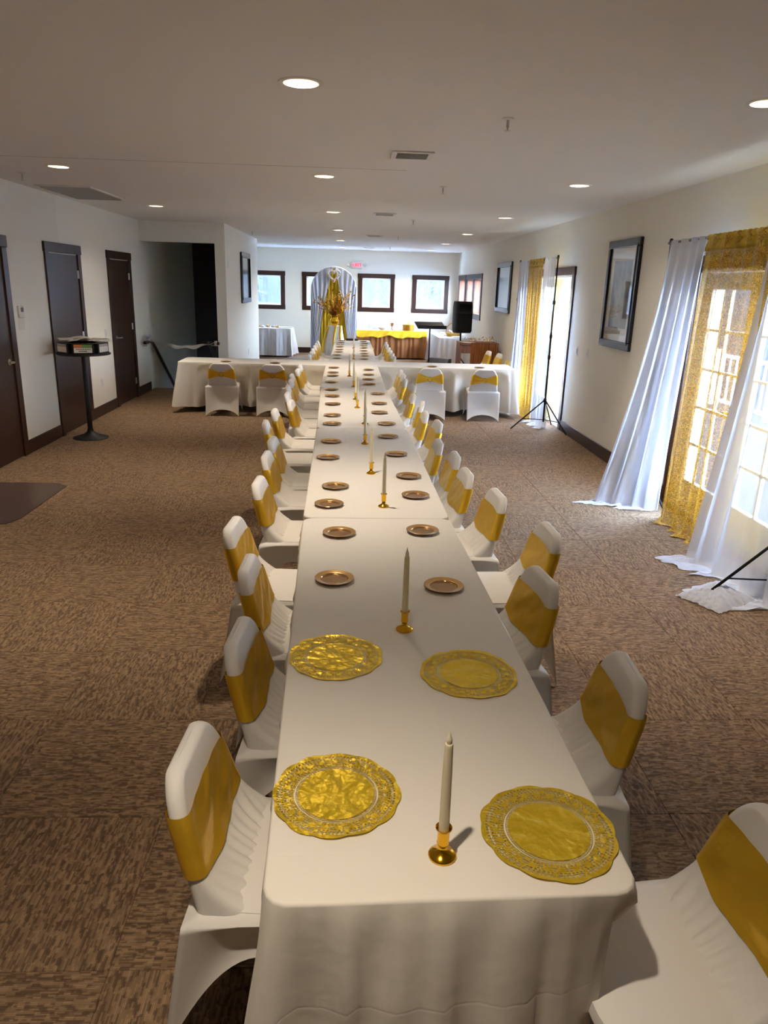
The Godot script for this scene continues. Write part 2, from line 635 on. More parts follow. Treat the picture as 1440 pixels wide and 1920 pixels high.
func build_floor() -> void:
	var root := struct_root("floor", "brown streaked carpet tiles laid quarter turned", "floor")
	var b := MB.new()
	b.span(Vector3(XL - 0.2, -0.3, ZF + 0.2), Vector3(XR + 0.2, -0.012, ZS - 0.42))
	b.span(Vector3(XS - 0.16, -0.3, ZS - 0.42), Vector3(XR + 0.2, -0.012, ZB - 0.2))
	b.span(Vector3(XL - 0.2, -0.3, ZS2), Vector3(XS - 0.16, -0.012, ZB - 0.2))
	put("slab", b, M.sub, root)
	var pitch := 0.637
	var ox := -1.305
	var oz := -1.657
	var cells := []
	var i0 := int(floor((XL - ox) / pitch))
	var i1 := int(floor((XR - ox) / pitch))
	var j0 := int(floor((oz - ZF) / pitch))
	var j1 := int(floor((oz - ZB) / pitch))
	for j in range(j0, j1 + 1):
		for i in range(i0, i1 + 1):
			var x0 := maxf(ox + i * pitch, XL)
			var x1 := minf(ox + (i + 1) * pitch, XR)
			var za := minf(oz - j * pitch, ZF)
			var zb := maxf(oz - (j + 1) * pitch, ZB)
			if za - zb < 0.03 or x1 - x0 < 0.03:
				continue
			var mid := Vector3((x0 + x1) * 0.5, 0, (za + zb) * 0.5)
			if mid.x < XS - 0.1 and mid.z < ZS - 0.3 and mid.z > ZS2 - 0.15:
				continue
			if mid.x < XS - 0.1:
				if zb < ZS - 0.42 and za > ZS - 0.42:
					zb = ZS - 0.42
				if za > ZS2 and zb < ZS2:
					za = ZS2
			var local := cam.global_transform.affine_inverse() * mid
			var seen := local.z < -0.6 and absf(local.x) < -local.z * 0.62 and absf(local.y) < -local.z * 0.78
			cells.append({"x0": x0, "x1": x1, "za": za, "zb": zb, "d": local.length() if seen else 1e3 + local.length(), "p": posmod(i + j, 2), "u": float((i * 37 + j * 91) % 16) / 16.0, "w": float((i * 53 + j * 29) % 128) / 128.0})
	cells.sort_custom(func(a, c): return a.d < c.d)
	var rest := MB.new()
	var cache := {}
	for k in cells.size():
		var c: Dictionary = cells[k]
		var sx: float = c.x1 - c.x0
		var sz: float = c.za - c.zb
		if k < 300:
			var key := "%.3f %.3f %d %d" % [sx, sz, c.p, int(c.u * 8.0)]
			if not cache.has(key):
				var m := MB.new()
				tile(m, Vector3.ZERO, sx, sz, c.p, c.u, c.w)
				cache[key] = m.mesh()
			put("carpet_tile", cache[key], M.carpet, root, Vector3((c.x0 + c.x1) * 0.5, 0, (c.za + c.zb) * 0.5))
		else:
			tile(rest, Vector3((c.x0 + c.x1) * 0.5, 0, (c.za + c.zb) * 0.5), sx, sz, c.p, c.u, c.w)
	var far := put("carpet_tile_field", rest, M.carpet, root)
	far.set_meta("kind", "stuff")

func tile(m: MB, c: Vector3, sx: float, sz: float, p: int, u: float, w: float) -> void:
	# rows of loops run along z where p is 0 and along x where it is 1
	var hx := sx * 0.5 - 0.0004
	var hz := sz * 0.5 - 0.0004
	var e := 0.0022
	var ring := func(dx: float, dz: float, y: float) -> Array:
		return [c + Vector3(-dx, y, -dz), c + Vector3(dx, y, -dz), c + Vector3(dx, y, dz), c + Vector3(-dx, y, dz)]
	var top: Array = ring.call(hx - e, hz - e, 0.0)
	var low: Array = ring.call(hx, hz, -0.0022)
	var bot: Array = ring.call(hx, hz, -0.012)
	var uvf := func(q: Vector3) -> Vector2:
		var a := Vector2(q.x - c.x, q.z - c.z) / 0.637
		if p == 0:
			a = Vector2(a.y, -a.x)
		return a + Vector2(u, w)
	var s := m.v.size()
	for q in top:
		m.vert(q, Vector3.UP, uvf.call(q))
	m.ix.append_array(PackedInt32Array([s, s + 1, s + 2, s, s + 2, s + 3]))
	for k in 4:
		var l := (k + 1) % 4
		for pair in [[top, low], [low, bot]]:
			var a: Vector3 = pair[0][k]
			var b: Vector3 = pair[0][l]
			var d: Vector3 = pair[1][k]
			var f: Vector3 = pair[1][l]
			var nn := (f - a).cross(b - a).normalized()
			var o := nn.dot((a + b) * 0.5 - c) > 0.0
			s = m.v.size()
			for q in [a, b, f, d]:
				m.vert(q, nn if o else -nn, uvf.call(q))
			m.ix.append_array(PackedInt32Array([s, s + 1, s + 2, s, s + 2, s + 3]) if o else PackedInt32Array([s, s + 2, s + 1, s, s + 3, s + 2]))


const LAMP_X := [-2.62, -0.26, 2.085]
const LAMP_Z := [2.55, -0.75, -4.05, -7.26, -10.67, -14.06, -17.3, -20.48]

func lamp_spots() -> Array:
	var out := []
	for x in LAMP_X:
		for z in LAMP_Z:
			if x < -2.0 and z < -12.0 or absf(x) > 1.0 and z > -2.0 or z > 0.0:
				continue
			out.append([Vector3(x, HC, z), LAMP_X.find(x), LAMP_Z.find(z)])
	return out

func build_ceiling() -> void:
	var w := MB.new()
	var hole := 0.092
	var cell := 0.16
	var cuts := [ZF]
	for z in LAMP_Z:
		cuts.append(z + cell)
		cuts.append(z - cell)
	cuts.append(ZB)
	var xc := [XL]
	for x in LAMP_X:
		xc.append(x - cell)
		xc.append(x + cell)
	xc.append(XR)
	var lamps := lamp_spots()
	for a in cuts.size() - 1:
		for b in xc.size() - 1:
			var c := Vector3((xc[b] + xc[b + 1]) * 0.5, HC, (cuts[a] + cuts[a + 1]) * 0.5)
			var here := false
			for l in lamps:
				if (l[0] - c).length() < 0.01:
					here = true
			if not here:
				w.quad(Vector3(xc[b], HC, cuts[a]), Vector3(xc[b], HC, cuts[a + 1]), Vector3(xc[b + 1], HC, cuts[a + 1]), Vector3(xc[b + 1], HC, cuts[a]))
			else:
				w.grid(32, 1, func(u: float, v: float) -> Vector3:
					var d := Vector2(cos(u * TAU), sin(u * TAU))
					var r := hole if v < 0.5 else cell / maxf(absf(d.x), absf(d.y))
					return c + Vector3(d.x * r, 0, d.y * r), true)
	w.span(Vector3(XL - 0.2, HC + 0.15, ZF + 0.2), Vector3(XR + 0.22, HC + 0.35, ZB - 0.22))
	struct("ceiling", w, M.ceiling, "flat off-white plaster ceiling with recessed lights", "ceiling")
	# joint between two sheets of plasterboard
	var seam := MB.new()
	seam.span(Vector3(XL, HC - 0.001, -6.742), Vector3(0.45, HC, -6.746))
	struct("trim_1", seam, M.grey, "thin joint line across the plaster ceiling", "joint")
	# downlights
	var can := MB.new()
	can.lathe([Vector2(0.086, 0.0), Vector2(0.078, 0.03), Vector2(0.062, 0.085), Vector2(0.05, 0.12), Vector2(0.0, 0.12)], 32)
	var ring := MB.new()
	ring.lathe([Vector2(0.086, 0.002), Vector2(0.086, -0.004), Vector2(0.098, -0.007), Vector2(0.112, -0.004), Vector2(0.114, 0.0)], 40)
	var bulb := MB.new()
	bulb.lathe([Vector2(0.0, 0.045), Vector2(0.022, 0.048), Vector2(0.038, 0.06), Vector2(0.042, 0.075), Vector2(0.03, 0.11), Vector2(0.015, 0.119)], 24)
	var cm := can.mesh()
	var rm := ring.mesh()
	var bm := bulb.mesh()
	var rows := ["along the wall of doors", "over the long table", "along the curtain wall"]
	for l in lamps:
		var k: int = LAMP_Z.size() - 1 - l[2]
		var from := "back wall"
		if l[1] == 0:
			k -= 3
			from = "stair opening"
		var o := thing("downlight", "recessed downlight in the row %s, %s from the %s" % [rows[l[1]], ORD[k], from], "light", l[0], 0.0, "recessed ceiling downlights")
		put("reflector", cm, M.reflector, o)
		put("trim_ring", rm, M.white, o)
		put("bulb", bm, M.bulb, o)
		var s := SpotLight3D.new()
		s.name = "beam"
		o.add_child(s)
		s.position = Vector3(0, 0.06, 0)
		s.rotation_degrees = Vector3(-90, 0, 0)
		s.light_color = Color8(255, 237, 213)
		s.light_energy = 1.95
		s.light_size = 0.035
		s.spot_angle = 38.0
		s.spot_angle_attenuation = 1.0
		s.spot_range = 30.0
		s.spot_attenuation = 2.0
		s.shadow_enabled = true
		# what leaves the can beside the beam
		var w2: SpotLight3D = s.duplicate()
		w2.name = "spill"
		o.add_child(w2)
		w2.light_energy = 0.3
		w2.spot_angle = 64.0
		w2.spot_angle_attenuation = 0.6
	# supply vents
	var vz := [-5.96, -10.7, -15.31, -20.03]
	var fm := MB.new()
	for e in [[Vector3(-0.155, -0.012, -0.155), Vector3(0.155, 0, -0.115)], [Vector3(-0.155, -0.012, 0.115), Vector3(0.155, 0, 0.155)], [Vector3(-0.155, -0.012, -0.115), Vector3(-0.115, 0, 0.115)], [Vector3(0.115, -0.012, -0.115), Vector3(0.155, 0, 0.115)]]:
		fm.span(e[0], e[1], 0.003)
	var back := MB.new()
	back.span(Vector3(-0.115, -0.003, -0.115), Vector3(0.115, -0.0005, 0.115))
	var slat := MB.new()
	slat.t = Transform3D(Basis(Vector3.RIGHT, 0.6), Vector3.ZERO)
	slat.span(Vector3(-0.112, -0.001, -0.012), Vector3(0.112, 0.001, 0.012))
	var f1 := fm.mesh()
	var b1 := back.mesh()
	var s1 := slat.mesh()
	for k in 4:
		var o := thing("ceiling_vent", "square white supply vent in the ceiling, %s from the back wall" % ORD[3 - k], "vent", Vector3(0.435, HC, vz[k]), 0.0, "ceiling supply vents")
		put("frame", f1, M.white, o)
		put("backing", b1, M.grey, o)
		for q in 5:
			put("slat", s1, M.white, o, Vector3(0, -0.011, -0.092 + q * 0.046))
	# return air grille beside the doors
	var g := thing("return_grille", "large grey return air grille in ceiling near the doors", "vent", Vector3(-3.11, HC, -9.3))
	var gf := MB.new()
	for e in [[-0.30, -0.62, -0.27, 0.62], [0.27, -0.62, 0.30, 0.62], [-0.27, -0.62, 0.27, -0.59], [-0.27, 0.59, 0.27, 0.62], [-0.27, -0.015, 0.27, 0.015]]:
		gf.span(Vector3(e[0], -0.014, e[1]), Vector3(e[2], 0, e[3]), 0.003)
	put("frame", gf, M.white, g)
	var gs := MB.new()
	gs.t = Transform3D(Basis(Vector3.RIGHT, -0.7), Vector3.ZERO)
	gs.span(Vector3(-0.268, -0.001, -0.016), Vector3(0.268, 0.001, 0.016))
	var gm := gs.mesh()
	for q in 26:
		if q != 13:
			put("louver", gm, M.louver, g, Vector3(0, -0.013, -0.575 + q * 0.0445))
	# sprinklers
	var sp := MB.new()
	sp.lathe([Vector2(0, 0), Vector2(0.035, 0), Vector2(0.036, -0.006), Vector2(0.014, -0.01), Vector2(0, -0.01)], 16)
	var sb := MB.new()
	sb.lathe([Vector2(0.009, -0.008), Vector2(0.009, -0.045), Vector2(0.004, -0.055), Vector2(0.004, -0.065)], 10)
	var sd := MB.new()
	sd.lathe([Vector2(0, -0.063), Vector2(0.018, -0.064), Vector2(0.018, -0.067), Vector2(0, -0.068)], 12)
	var pm := sp.mesh()
	var pb := sb.mesh()
	var pd := sd.mesh()
	var sl := [[0.882, -4.636, "first from the near end over curtain-side chairs"], [0.874, -7.687, "second along the curtain-side chairs"], [0.888, -11.45, "above the crossing table"], [0.902, -15.24, "between crossing table and arch"], [0.95, -19.38, "in front of the gold table"], [-3.157, -7.786, "beside the return air grille"], [-1.928, -15.236, "beside the stair side wall"]]
	for q in sl:
		var o := thing("sprinkler", "small ceiling fire sprinkler, " + q[2], "sprinkler", Vector3(q[0], HC, q[1]), 0.0, "ceiling sprinklers")
		put("escutcheon", pm, M.white, o)
		put("body", pb, M.steel, o)
		put("deflector", pd, M.steel, o)


func build_left_doors() -> void:
	# slab edges along z, hinge side away from the handle
	var ds := [[-7.04, -8.05, "dark wooden door beside the wall thermostat", -7.85, 1], [-9.27, -10.22, "dark wooden door behind the brochure stand", 0.0, 0], [-11.55, -12.51, "dark wooden door next to the stair opening", -11.66, -1]]
	for k in 3:
		var d: Array = ds[k]
		var o := struct_root("door_%d" % (k + 1), d[2], "door")
		var m := MB.new()
		m.span(Vector3(XL, 0.008, d[0] - 0.012), Vector3(XL + 0.008, 2.165, d[1] + 0.012), 0.002)
		put("slab", m, M.wood, o)
		for e in [[d[0] + 0.11, d[0]], [d[1], d[1] - 0.11]]:
			var c := MB.new()
			c.span(Vector3(XL, 0, e[0]), Vector3(XL + 0.024, 2.175, e[1]), 0.003)
			put("jamb_casing", c, M.wood, o)
		var hd := MB.new()
		hd.span(Vector3(XL, 2.175, d[0] + 0.125), Vector3(XL + 0.03, 2.288, d[1] - 0.125), 0.003)
		put("head_casing", hd, M.wood_flat, o)
		# hinges
		var hz: float = d[1] + 0.006 if k != 0 else d[0] - 0.006
		for y in [0.28, 1.16, 1.93]:
			var hm := MB.new()
			hm.t = Transform3D(Basis.IDENTITY, Vector3(XL + 0.014, y, hz))
			hm.tube([Vector3(0, -0.05, 0), Vector3(0, 0.05, 0)], 0.008, 10)
			hm.bx(Vector3(-0.004, 0, 0.016), Vector3(0.006, 0.1, 0.034))
			put("hinge", hm, M.steel, o)
		# lever handles
		var lz: float = -7.95 if k == 0 else (d[0] - 0.08)
		var dir := 1.0 if k == 0 else -1.0
		var lv := MB.new()
		lv.t = Transform3D(Basis.IDENTITY, Vector3(XL + 0.008, 1.03, lz))
		var rose := []
		for q in 3:
			rose.append(Vector3(0.004 * q, 0, 0))
		lv.tube(rose, 0.032, 20)
		lv.tube([Vector3(0.005, 0, 0), Vector3(0.05, 0, 0), Vector3(0.058, 0, dir * 0.012), Vector3(0.058, 0, dir * 0.11)], [0.01, 0.011, 0.011, 0.009], 10)
		put("lever_handle", lv, M.steel, o)


func build_stairs() -> void:
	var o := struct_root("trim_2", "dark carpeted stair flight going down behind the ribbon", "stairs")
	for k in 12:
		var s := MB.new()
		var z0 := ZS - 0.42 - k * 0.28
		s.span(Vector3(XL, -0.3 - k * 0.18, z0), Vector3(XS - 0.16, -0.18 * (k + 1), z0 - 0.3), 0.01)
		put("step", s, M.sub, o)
	# hand rail on the door wall: short level piece, then down the flight
	var r := thing("handrail", "dark wooden stair handrail sloping down the wall beside the doors", "handrail", Vector3(XL, 0, 0))
	var rl := MB.new()
	rl.tube([Vector3(0.07, 0.86, -12.95), Vector3(0.07, 0.86, -13.36), Vector3(0.07, 0.80, -13.5), Vector3(0.07, -1.2, -16.6)], 0.028, 12)
	put("rail", rl, M.wood, r)
	for p in [Vector3(0, 0.80, -13.1), Vector3(0, 0.66, -13.68), Vector3(0, 0.05, -14.62)]:
		var b := MB.new()
		b.tube([p, p + Vector3(0.06, 0.0, 0), p + Vector3(0.07, 0.05, 0)], 0.008, 8)
		put("bracket", b, M.steel, r)
	var p2 := thing("handrail", "short dark wooden handrail end on the stair post", "handrail", Vector3(XS - 0.16, 0, 0))
	rl = MB.new()
	rl.tube([Vector3(0.02, 0.86, -13.2), Vector3(-0.12, 0.86, -13.22), Vector3(-0.2, 0.855, -13.4), Vector3(-0.2, 0.2, -14.6)], 0.028, 12)
	put("rail", rl, M.wood, p2)
	var rb := MB.new()
	rb.tube([Vector3(0.0, 0.80, -13.45), Vector3(-0.17, 0.80, -13.47), Vector3(-0.2, 0.84, -13.47)], 0.008, 8)
	put("bracket", rb, M.steel, p2)
	# ribbon across the opening
	var m := MB.new()
	m.grid(60, 4, func(u: float, v: float) -> Vector3:
		var sag := -0.10 * sin(PI * u) + 0.01 * sin(u * 26.0)
		var tw := sin(u * 9.0) * 1.2
		var hw := (v - 0.5) * (0.025 + 0.05 * sin(PI * u))
		return Vector3(lerpf(XL + 0.07, XS - 0.18, u), 0.885 + sag + hw * cos(tw), -13.19 + hw * sin(tw)))
	var ribbon := thing("ribbon", "white organza ribbon tied across the stair opening", "ribbon")
	put("band", m, M.paper, ribbon)
	for e in [Vector3(XL + 0.07, 0.86, -13.19), Vector3(XS - 0.2, 0.86, -13.21)]:
		var k := MB.new()
		k.t = Transform3D(Basis.IDENTITY, e)
		for q in 2:
			var a := []
			for w in 13:
				var an := TAU * w / 12.0
				a.append(Vector3(0.012 * (q * 2 - 1), sin(an) * 0.036, cos(an) * 0.036))
			k.tube(a, 0.011, 6, false)
		put("knot", k, M.paper, ribbon)
	var bow := MB.new()
	bow.t = Transform3D(Basis.IDENTITY, Vector3(XL + 0.075, 0.93, -13.17))
	for q in [-1.0, 1.0]:
		bow.grid(12, 6, func(u: float, v: float) -> Vector3:
			var an := u * TAU
			var rr := 0.012 + 0.035 * sin(v * PI * 0.9)
			return Vector3(0.02 * cos(an), 0.02 + rr * sin(an), q * v * 0.10), true)
	put("bow", bow, M.sheer, ribbon)


func window(called: String, label: String, at: Vector3, turn: float, w: float, h: float, deep: Material) -> void:
	# local: x across, y up, +z into the room, origin at the centre of the opening on the wall face
	var o := thing(called, label, "window", at, turn)
	o.set_meta("kind", "structure")
	var hw := w * 0.5
	var hh := h * 0.5
	var c := 0.112
	for s in [-1.0, 1.0]:
		var m := MB.new()
		m.span(Vector3(s * (hw - 0.008), -hh, 0), Vector3(s * (hw + c), hh, 0.022), 0.003)
		put("side_casing", m, M.wood, o)
	var m2 := MB.new()
	m2.span(Vector3(-hw - c - 0.012, hh - 0.008, 0), Vector3(hw + c + 0.012, hh + c, 0.026), 0.003)
	put("head_casing", m2, M.wood_flat, o)
	m2 = MB.new()
	m2.span(Vector3(-hw - c - 0.006, -hh + 0.008, 0), Vector3(hw + c + 0.006, -hh - c, 0.024), 0.003)
	put("sill_casing", m2, M.wood_flat, o)
	m2 = MB.new()
	for e in [[-hw, -hh, -hw + 0.015, hh], [hw - 0.015, -hh, hw, hh], [-hw, hh - 0.015, hw, hh], [-hw, -hh, hw, -hh + 0.015]]:
		m2.span(Vector3(e[0], e[1], -0.15), Vector3(e[2], e[3], 0.0))
	put("reveal", m2, deep, o)
	m2 = MB.new()
	for e in [[-hw, -hh, -hw + 0.045, hh], [hw - 0.045, -hh, hw, hh], [-hw, hh - 0.045, hw, hh], [-hw, -hh, hw, -hh + 0.045]]:
		m2.span(Vector3(e[0], e[1], -0.215), Vector3(e[2], e[3], -0.15), 0.004)
	put("sash", m2, M.vinyl, o)
	m2 = MB.new()
	m2.span(Vector3(-hw + 0.04, -hh + 0.04, -0.186), Vector3(hw - 0.04, hh - 0.04, -0.182))
	put("pane", m2, M.glass, o)

func build_windows() -> void:
	var xs := [-2.385, -0.865, 0.705, 2.245]
	var lb := ["square window with dark wood casing above the satin table", "square window with dark wood casing half behind the arch", "square window with dark wood casing between arch and next window", "square window with dark wood casing in the corner by the loudspeaker"]
	for k in 4:
		window("window_%d" % (k + 1), lb[k], Vector3(xs[k], 1.705, ZB), 0.0, 0.81, 0.81, M.vinyl)
	var zs := [[-18.21, 0.98], [-19.38, 0.98], [-20.75, 1.1]]
	for k in 3:
		window("window_%d" % (k + 5), "wood cased side window behind the loudspeaker, %s from the end wall" % ORD[2 - k], Vector3(XR, 1.715, zs[k][0]), -PI / 2, zs[k][1], 0.83, M.wood_red)


func build_french_doors() -> void:
	var ds := [[-4.72, -6.55, "cream french doors behind the wide gold curtain"], [-10.36, -12.20, "cream french doors beside the tripod backdrop stand"]]
	for k in 2:
		var d: Array = ds[k]
		var o := struct_root("door_%d" % (k + 4), d[2], "door")
		var c := 0.1
		for e in [[d[0] + c, d[0] - 0.005], [d[1] + 0.005, d[1] - c]]:
			var m := MB.new()
			m.span(Vector3(XR, 0, e[0]), Vector3(XR - 0.024, 2.115, e[1]), 0.003)
			put("jamb_casing", m, M.wood, o)
		var h := MB.new()
		h.span(Vector3(XR, 2.115, d[0] + c + 0.012), Vector3(XR - 0.028, 2.225, d[1] - c - 0.012), 0.003)
		put("head_casing", h, M.wood_flat, o)
		h = MB.new()
		h.span(Vector3(XR, 0.0, d[0]), Vector3(XR + 0.22, 2.12, d[0] - 0.03))
		h.span(Vector3(XR, 0.0, d[1] + 0.03), Vector3(XR + 0.22, 2.12, d[1]))
		h.span(Vector3(XR, 2.09, d[0]), Vector3(XR + 0.22, 2.12, d[1]))
		put("frame", h, M.cream, o)
		h = MB.new()
		h.span(Vector3(XR - 0.01, -0.012, d[0]), Vector3(XR + 0.22, 0.015, d[1]), 0.004)
		put("threshold", h, M.steel, o)
		var lw: float = (d[0] - d[1] - 0.06) * 0.5
		for q in 2:
			var leaf := Node3D.new()
			leaf.name = "leaf"
			o.add_child(leaf, true)
			leaf.position = Vector3(XR + 0.07, 0.02, d[0] - 0.03 - lw * (q + 0.5))
			var m := MB.new()
			var hw := lw * 0.5 - 0.002
			var st := 0.125
			m.span(Vector3(-0.022, 0, -hw), Vector3(0.022, 2.065, -hw + st), 0.003)
			m.span(Vector3(-0.022, 0, hw - st), Vector3(0.022, 2.065, hw), 0.003)
			m.span(Vector3(-0.022, 0, -hw + st), Vector3(0.022, 0.27, hw - st), 0.003)
			m.span(Vector3(-0.022, 1.93, -hw + st), Vector3(0.022, 2.065, hw - st), 0.003)
			put("stile_frame", m, M.cream, leaf)
			var gw := (hw - st) * 2.0
			var gh := 1.66
			m = MB.new()
			m.span(Vector3(-0.016, 0.27, -0.011), Vector3(0.016, 1.93, 0.011), 0.003)
			for r in 4:
				var y := 0.27 + gh * (r + 1) / 5.0
				m.span(Vector3(-0.016, y - 0.011, -gw * 0.5), Vector3(0.016, y + 0.011, gw * 0.5), 0.003)
			put("muntin", m, M.cream, leaf)
			for r in 5:
				for s in 2:
					var p := MB.new()
					p.bx(Vector3.ZERO, Vector3(0.004, gh / 5.0 - 0.022, gw * 0.5 - 0.011))
					put("pane", p, M.glass, leaf, Vector3(0, 0.27 + gh * (r + 0.5) / 5.0, (s - 0.5) * gw * 0.5))
			m = MB.new()
			var hs := 1.0 if q == 0 else -1.0
			var hp := Vector3(-0.022, 0.98, -hs * (hw - 0.06))
			m.tube([hp, hp + Vector3(-0.05, 0, 0), hp + Vector3(-0.055, 0, hs * 0.11)], [0.02, 0.012, 0.009], 10)
			put("handle", m, M.steel, leaf)


func branch(m: MB, p: Vector3, d: Vector3, len: float, r: float, depth: int) -> void:
	var mid := p + d * len * 0.5 + Vector3(rng.randf_range(-1, 1), rng.randf_range(-0.3, 0.6), rng.randf_range(-1, 1)) * len * 0.06
	var e := p + d * len
	m.tube([p, mid, e], [r, r * 0.8, r * 0.6], 5 if depth > 1 else 3, false)
	if depth == 0:
		return
	var cnt := 4 if depth > 1 else 5
	for k in cnt:
		var t := rng.randf_range(0.35, 1.0)
		var nd := (d + Vector3(rng.randf_range(-1, 1), rng.randf_range(-0.25, 0.75), rng.randf_range(-1, 1)) * 0.85).normalized()
		branch(m, p.lerp(e, t), nd, len * rng.randf_range(0.5, 0.75), r * 0.5, depth - 1)

func build_outside() -> void:
	# a deck level with the floor, then the ground falls away and a wooded slope rises behind
	var g := MB.new()
	g.span(Vector3(XR + 0.23, -0.5, 8.0), Vector3(XR + 4.2, -0.12, -24.0), 0.02)
	struct("ground_deck", g, M.deck, "dark weathered deck outside the french doors", "deck")
	g = MB.new()
	g.grid(30, 16, func(u: float, v: float) -> Vector3:
		var x := lerpf(-60, 70, u)
		var z := lerpf(40, -30, v)
		return Vector3(x, -3.4 + 0.5 * sin(x * 0.21) * cos(z * 0.17), z))
	struct("ground_field", g, M.snow, "snowy field around the building", "ground")
	g = MB.new()
	g.grid(40, 30, func(u: float, v: float) -> Vector3:
		var x := lerpf(-60, 70, u)
		var z := lerpf(-30, -90, v)
		var back := maxf(0.0, -z - 30.0)
		return Vector3(x, -3.4 + minf(back, 30.0) * 0.32 + 0.5 * sin(x * 0.21) * cos(z * 0.17), z))
	struct("ground_slope", g, M.hill, "dark winter ground rising to a wooded slope outside the windows", "ground")
	# railing of the deck
	var rail := thing("deck_railing", "white railing at the edge of the grey deck outside", "railing", Vector3(XR + 4.0, -0.12, 0))
	for y in [0.12, 0.95]:
		var m := MB.new()
		m.span(Vector3(-0.03, y - 0.03, 2), Vector3(0.03, y + 0.03, -24), 0.005)
		put("rail", m, M.vinyl, rail)
	var pm := MB.new()
	pm.span(Vector3(-0.05, 0, -0.05), Vector3(0.05, 1.05, 0.05), 0.006)
	var post := pm.mesh()
	for k in 14:
		put("post", post, M.vinyl, rail, Vector3(0, 0, 2 - k * 2.0))
	var bm := MB.new()
	bm.span(Vector3(-0.015, 0.12, -0.015), Vector3(0.015, 0.95, 0.015))
	var bal := bm.mesh()
	for k in 90:
		put("baluster", bal, M.vinyl, rail, Vector3(0, 0, -1 - k * 0.24))
	# bare trees beyond the end windows
	var kinds := []
	for k in 3:
		var m := MB.new()
		branch(m, Vector3.ZERO, Vector3(rng.randf_range(-0.06, 0.06), 1, 0).normalized(), 3.6, 0.13, 4)
		kinds.append(m.mesh())
	var spots := [[1.6, -31.0, 1.15, "nearest the end wall"], [6.2, -41.0, 1.25, "on the slope behind the corner window"], [-3.2, -42.0, 1.25, "on the slope behind the arch window"]]
	for k in spots.size():
		var s: Array = spots[k]
		var y := -3.4 + maxf(0.0, -s[1] - 30.0) * 0.32 + 0.5 * sin(s[0] * 0.21) * cos(s[1] * 0.17)
		var o := solo("bare_tree", kinds[k % 3], M.twig, "frosted bare tree outside the end windows, " + s[3], "tree", Vector3(s[0], y - 0.1, s[1]), "bare trees outside the end windows", k * 1.3)
		o.scale = Vector3.ONE * s[2]
	var mm := MultiMesh.new()
	mm.transform_format = MultiMesh.TRANSFORM_3D
	mm.mesh = kinds[1]
	mm.instance_count = 170
	for k in 170:
		var x := rng.randf_range(-22, 24)
		var z := rng.randf_range(-36, -70)
		var y := -3.4 + minf(maxf(0.0, -z - 30.0), 30.0) * 0.32 + 0.5 * sin(x * 0.21) * cos(z * 0.17)
		mm.set_instance_transform(k, Transform3D(Basis(Vector3.UP, rng.randf() * TAU).scaled(Vector3.ONE * rng.randf_range(1.0, 1.6)), Vector3(x, y - 0.2, z)))
	var mi := MultiMeshInstance3D.new()
	mi.name = "woods"
	mi.multimesh = mm
	mi.material_override = M.twig
	add_child(mi)
	tag(mi, "frosted leafless woods covering the slope outside", "woods", "", "stuff")
	# firs outside the window over the satin table
	var fir := MB.new()
	fir.tube([Vector3.ZERO, Vector3(0, 8, 0)], [0.16, 0.03], 6)
	for lay in 13:
		var y := 1.0 + lay * 0.56
		var rr := 2.0 * (1.0 - lay / 13.5)
		for q in 13:
			var an := q * TAU / 13.0 + lay * 0.7
			var dd := Vector3(cos(an), -0.28, sin(an))
			var sd := Vector3(-sin(an), 0, cos(an)) * rr * 0.26
			var tip := Vector3(0, y, 0) + dd * rr * rng.randf_range(0.85, 1.1)
			var mid := Vector3(0, y, 0) + dd * rr * 0.5
			fir.face([Vector3(0, y, 0), mid + sd, tip], Vector3(0, -50, 0))
			fir.face([Vector3(0, y, 0), tip, mid - sd], Vector3(0, -50, 0))
	var fm := fir.mesh()
	for s in [[-4.3, -32.0, 0.95], [-8.6, -36.0, 1.1]]:
		var y := -3.4 + maxf(0.0, -s[1] - 30.0) * 0.32
		var o := solo("fir_tree", fm, M.needle, "bluish fir tree outside the satin table window, " + ("close to the wall" if s[0] > -5.0 else "farther up the slope"), "tree", Vector3(s[0], y - 0.2, s[1]), "firs outside the satin table window", s[0])
		o.scale = Vector3.ONE * s[2]


# ---------------------------------------------------------------- tables
var TABLES := []   # centre, length, width, turn, name words, chair pushes

func rr_point(s: float, hx: float, hz: float, r: float) -> Array:
	# a point on a rounded rectangle at arc length fraction s, with its outward direction
	var straight := [2.0 * (hx - r), 2.0 * (hz - r), 2.0 * (hx - r), 2.0 * (hz - r)]
	var arc := PI * r * 0.5
	var total: float = 2.0 * (straight[0] + straight[1]) + 4.0 * arc
	var d := fposmod(s, 1.0) * total
	var cx := [hx - r, hx - r, -hx + r, -hx + r]
	var cz := [-hz + r, hz - r, hz - r, -hz + r]
	var dirs := [Vector2(0, -1), Vector2(1, 0), Vector2(0, 1), Vector2(-1, 0)]
	var starts := [Vector2(-hx + r, -hz), Vector2(hx, -hz + r), Vector2(hx - r, hz), Vector2(-hx, hz - r)]
	var along := [Vector2(1, 0), Vector2(0, 1), Vector2(-1, 0), Vector2(0, -1)]
	for k in 4:
		if d <= straight[k]:
			return [starts[k] + along[k] * d, dirs[k]]
		d -= straight[k]
		if d <= arc:
			var a := d / r
			var base: Vector2 = dirs[k]
			var dv := base.rotated(a)
			return [Vector2(cx[k], cz[k]) + dv * r, dv]
		d -= arc
	return [starts[0], dirs[0]]

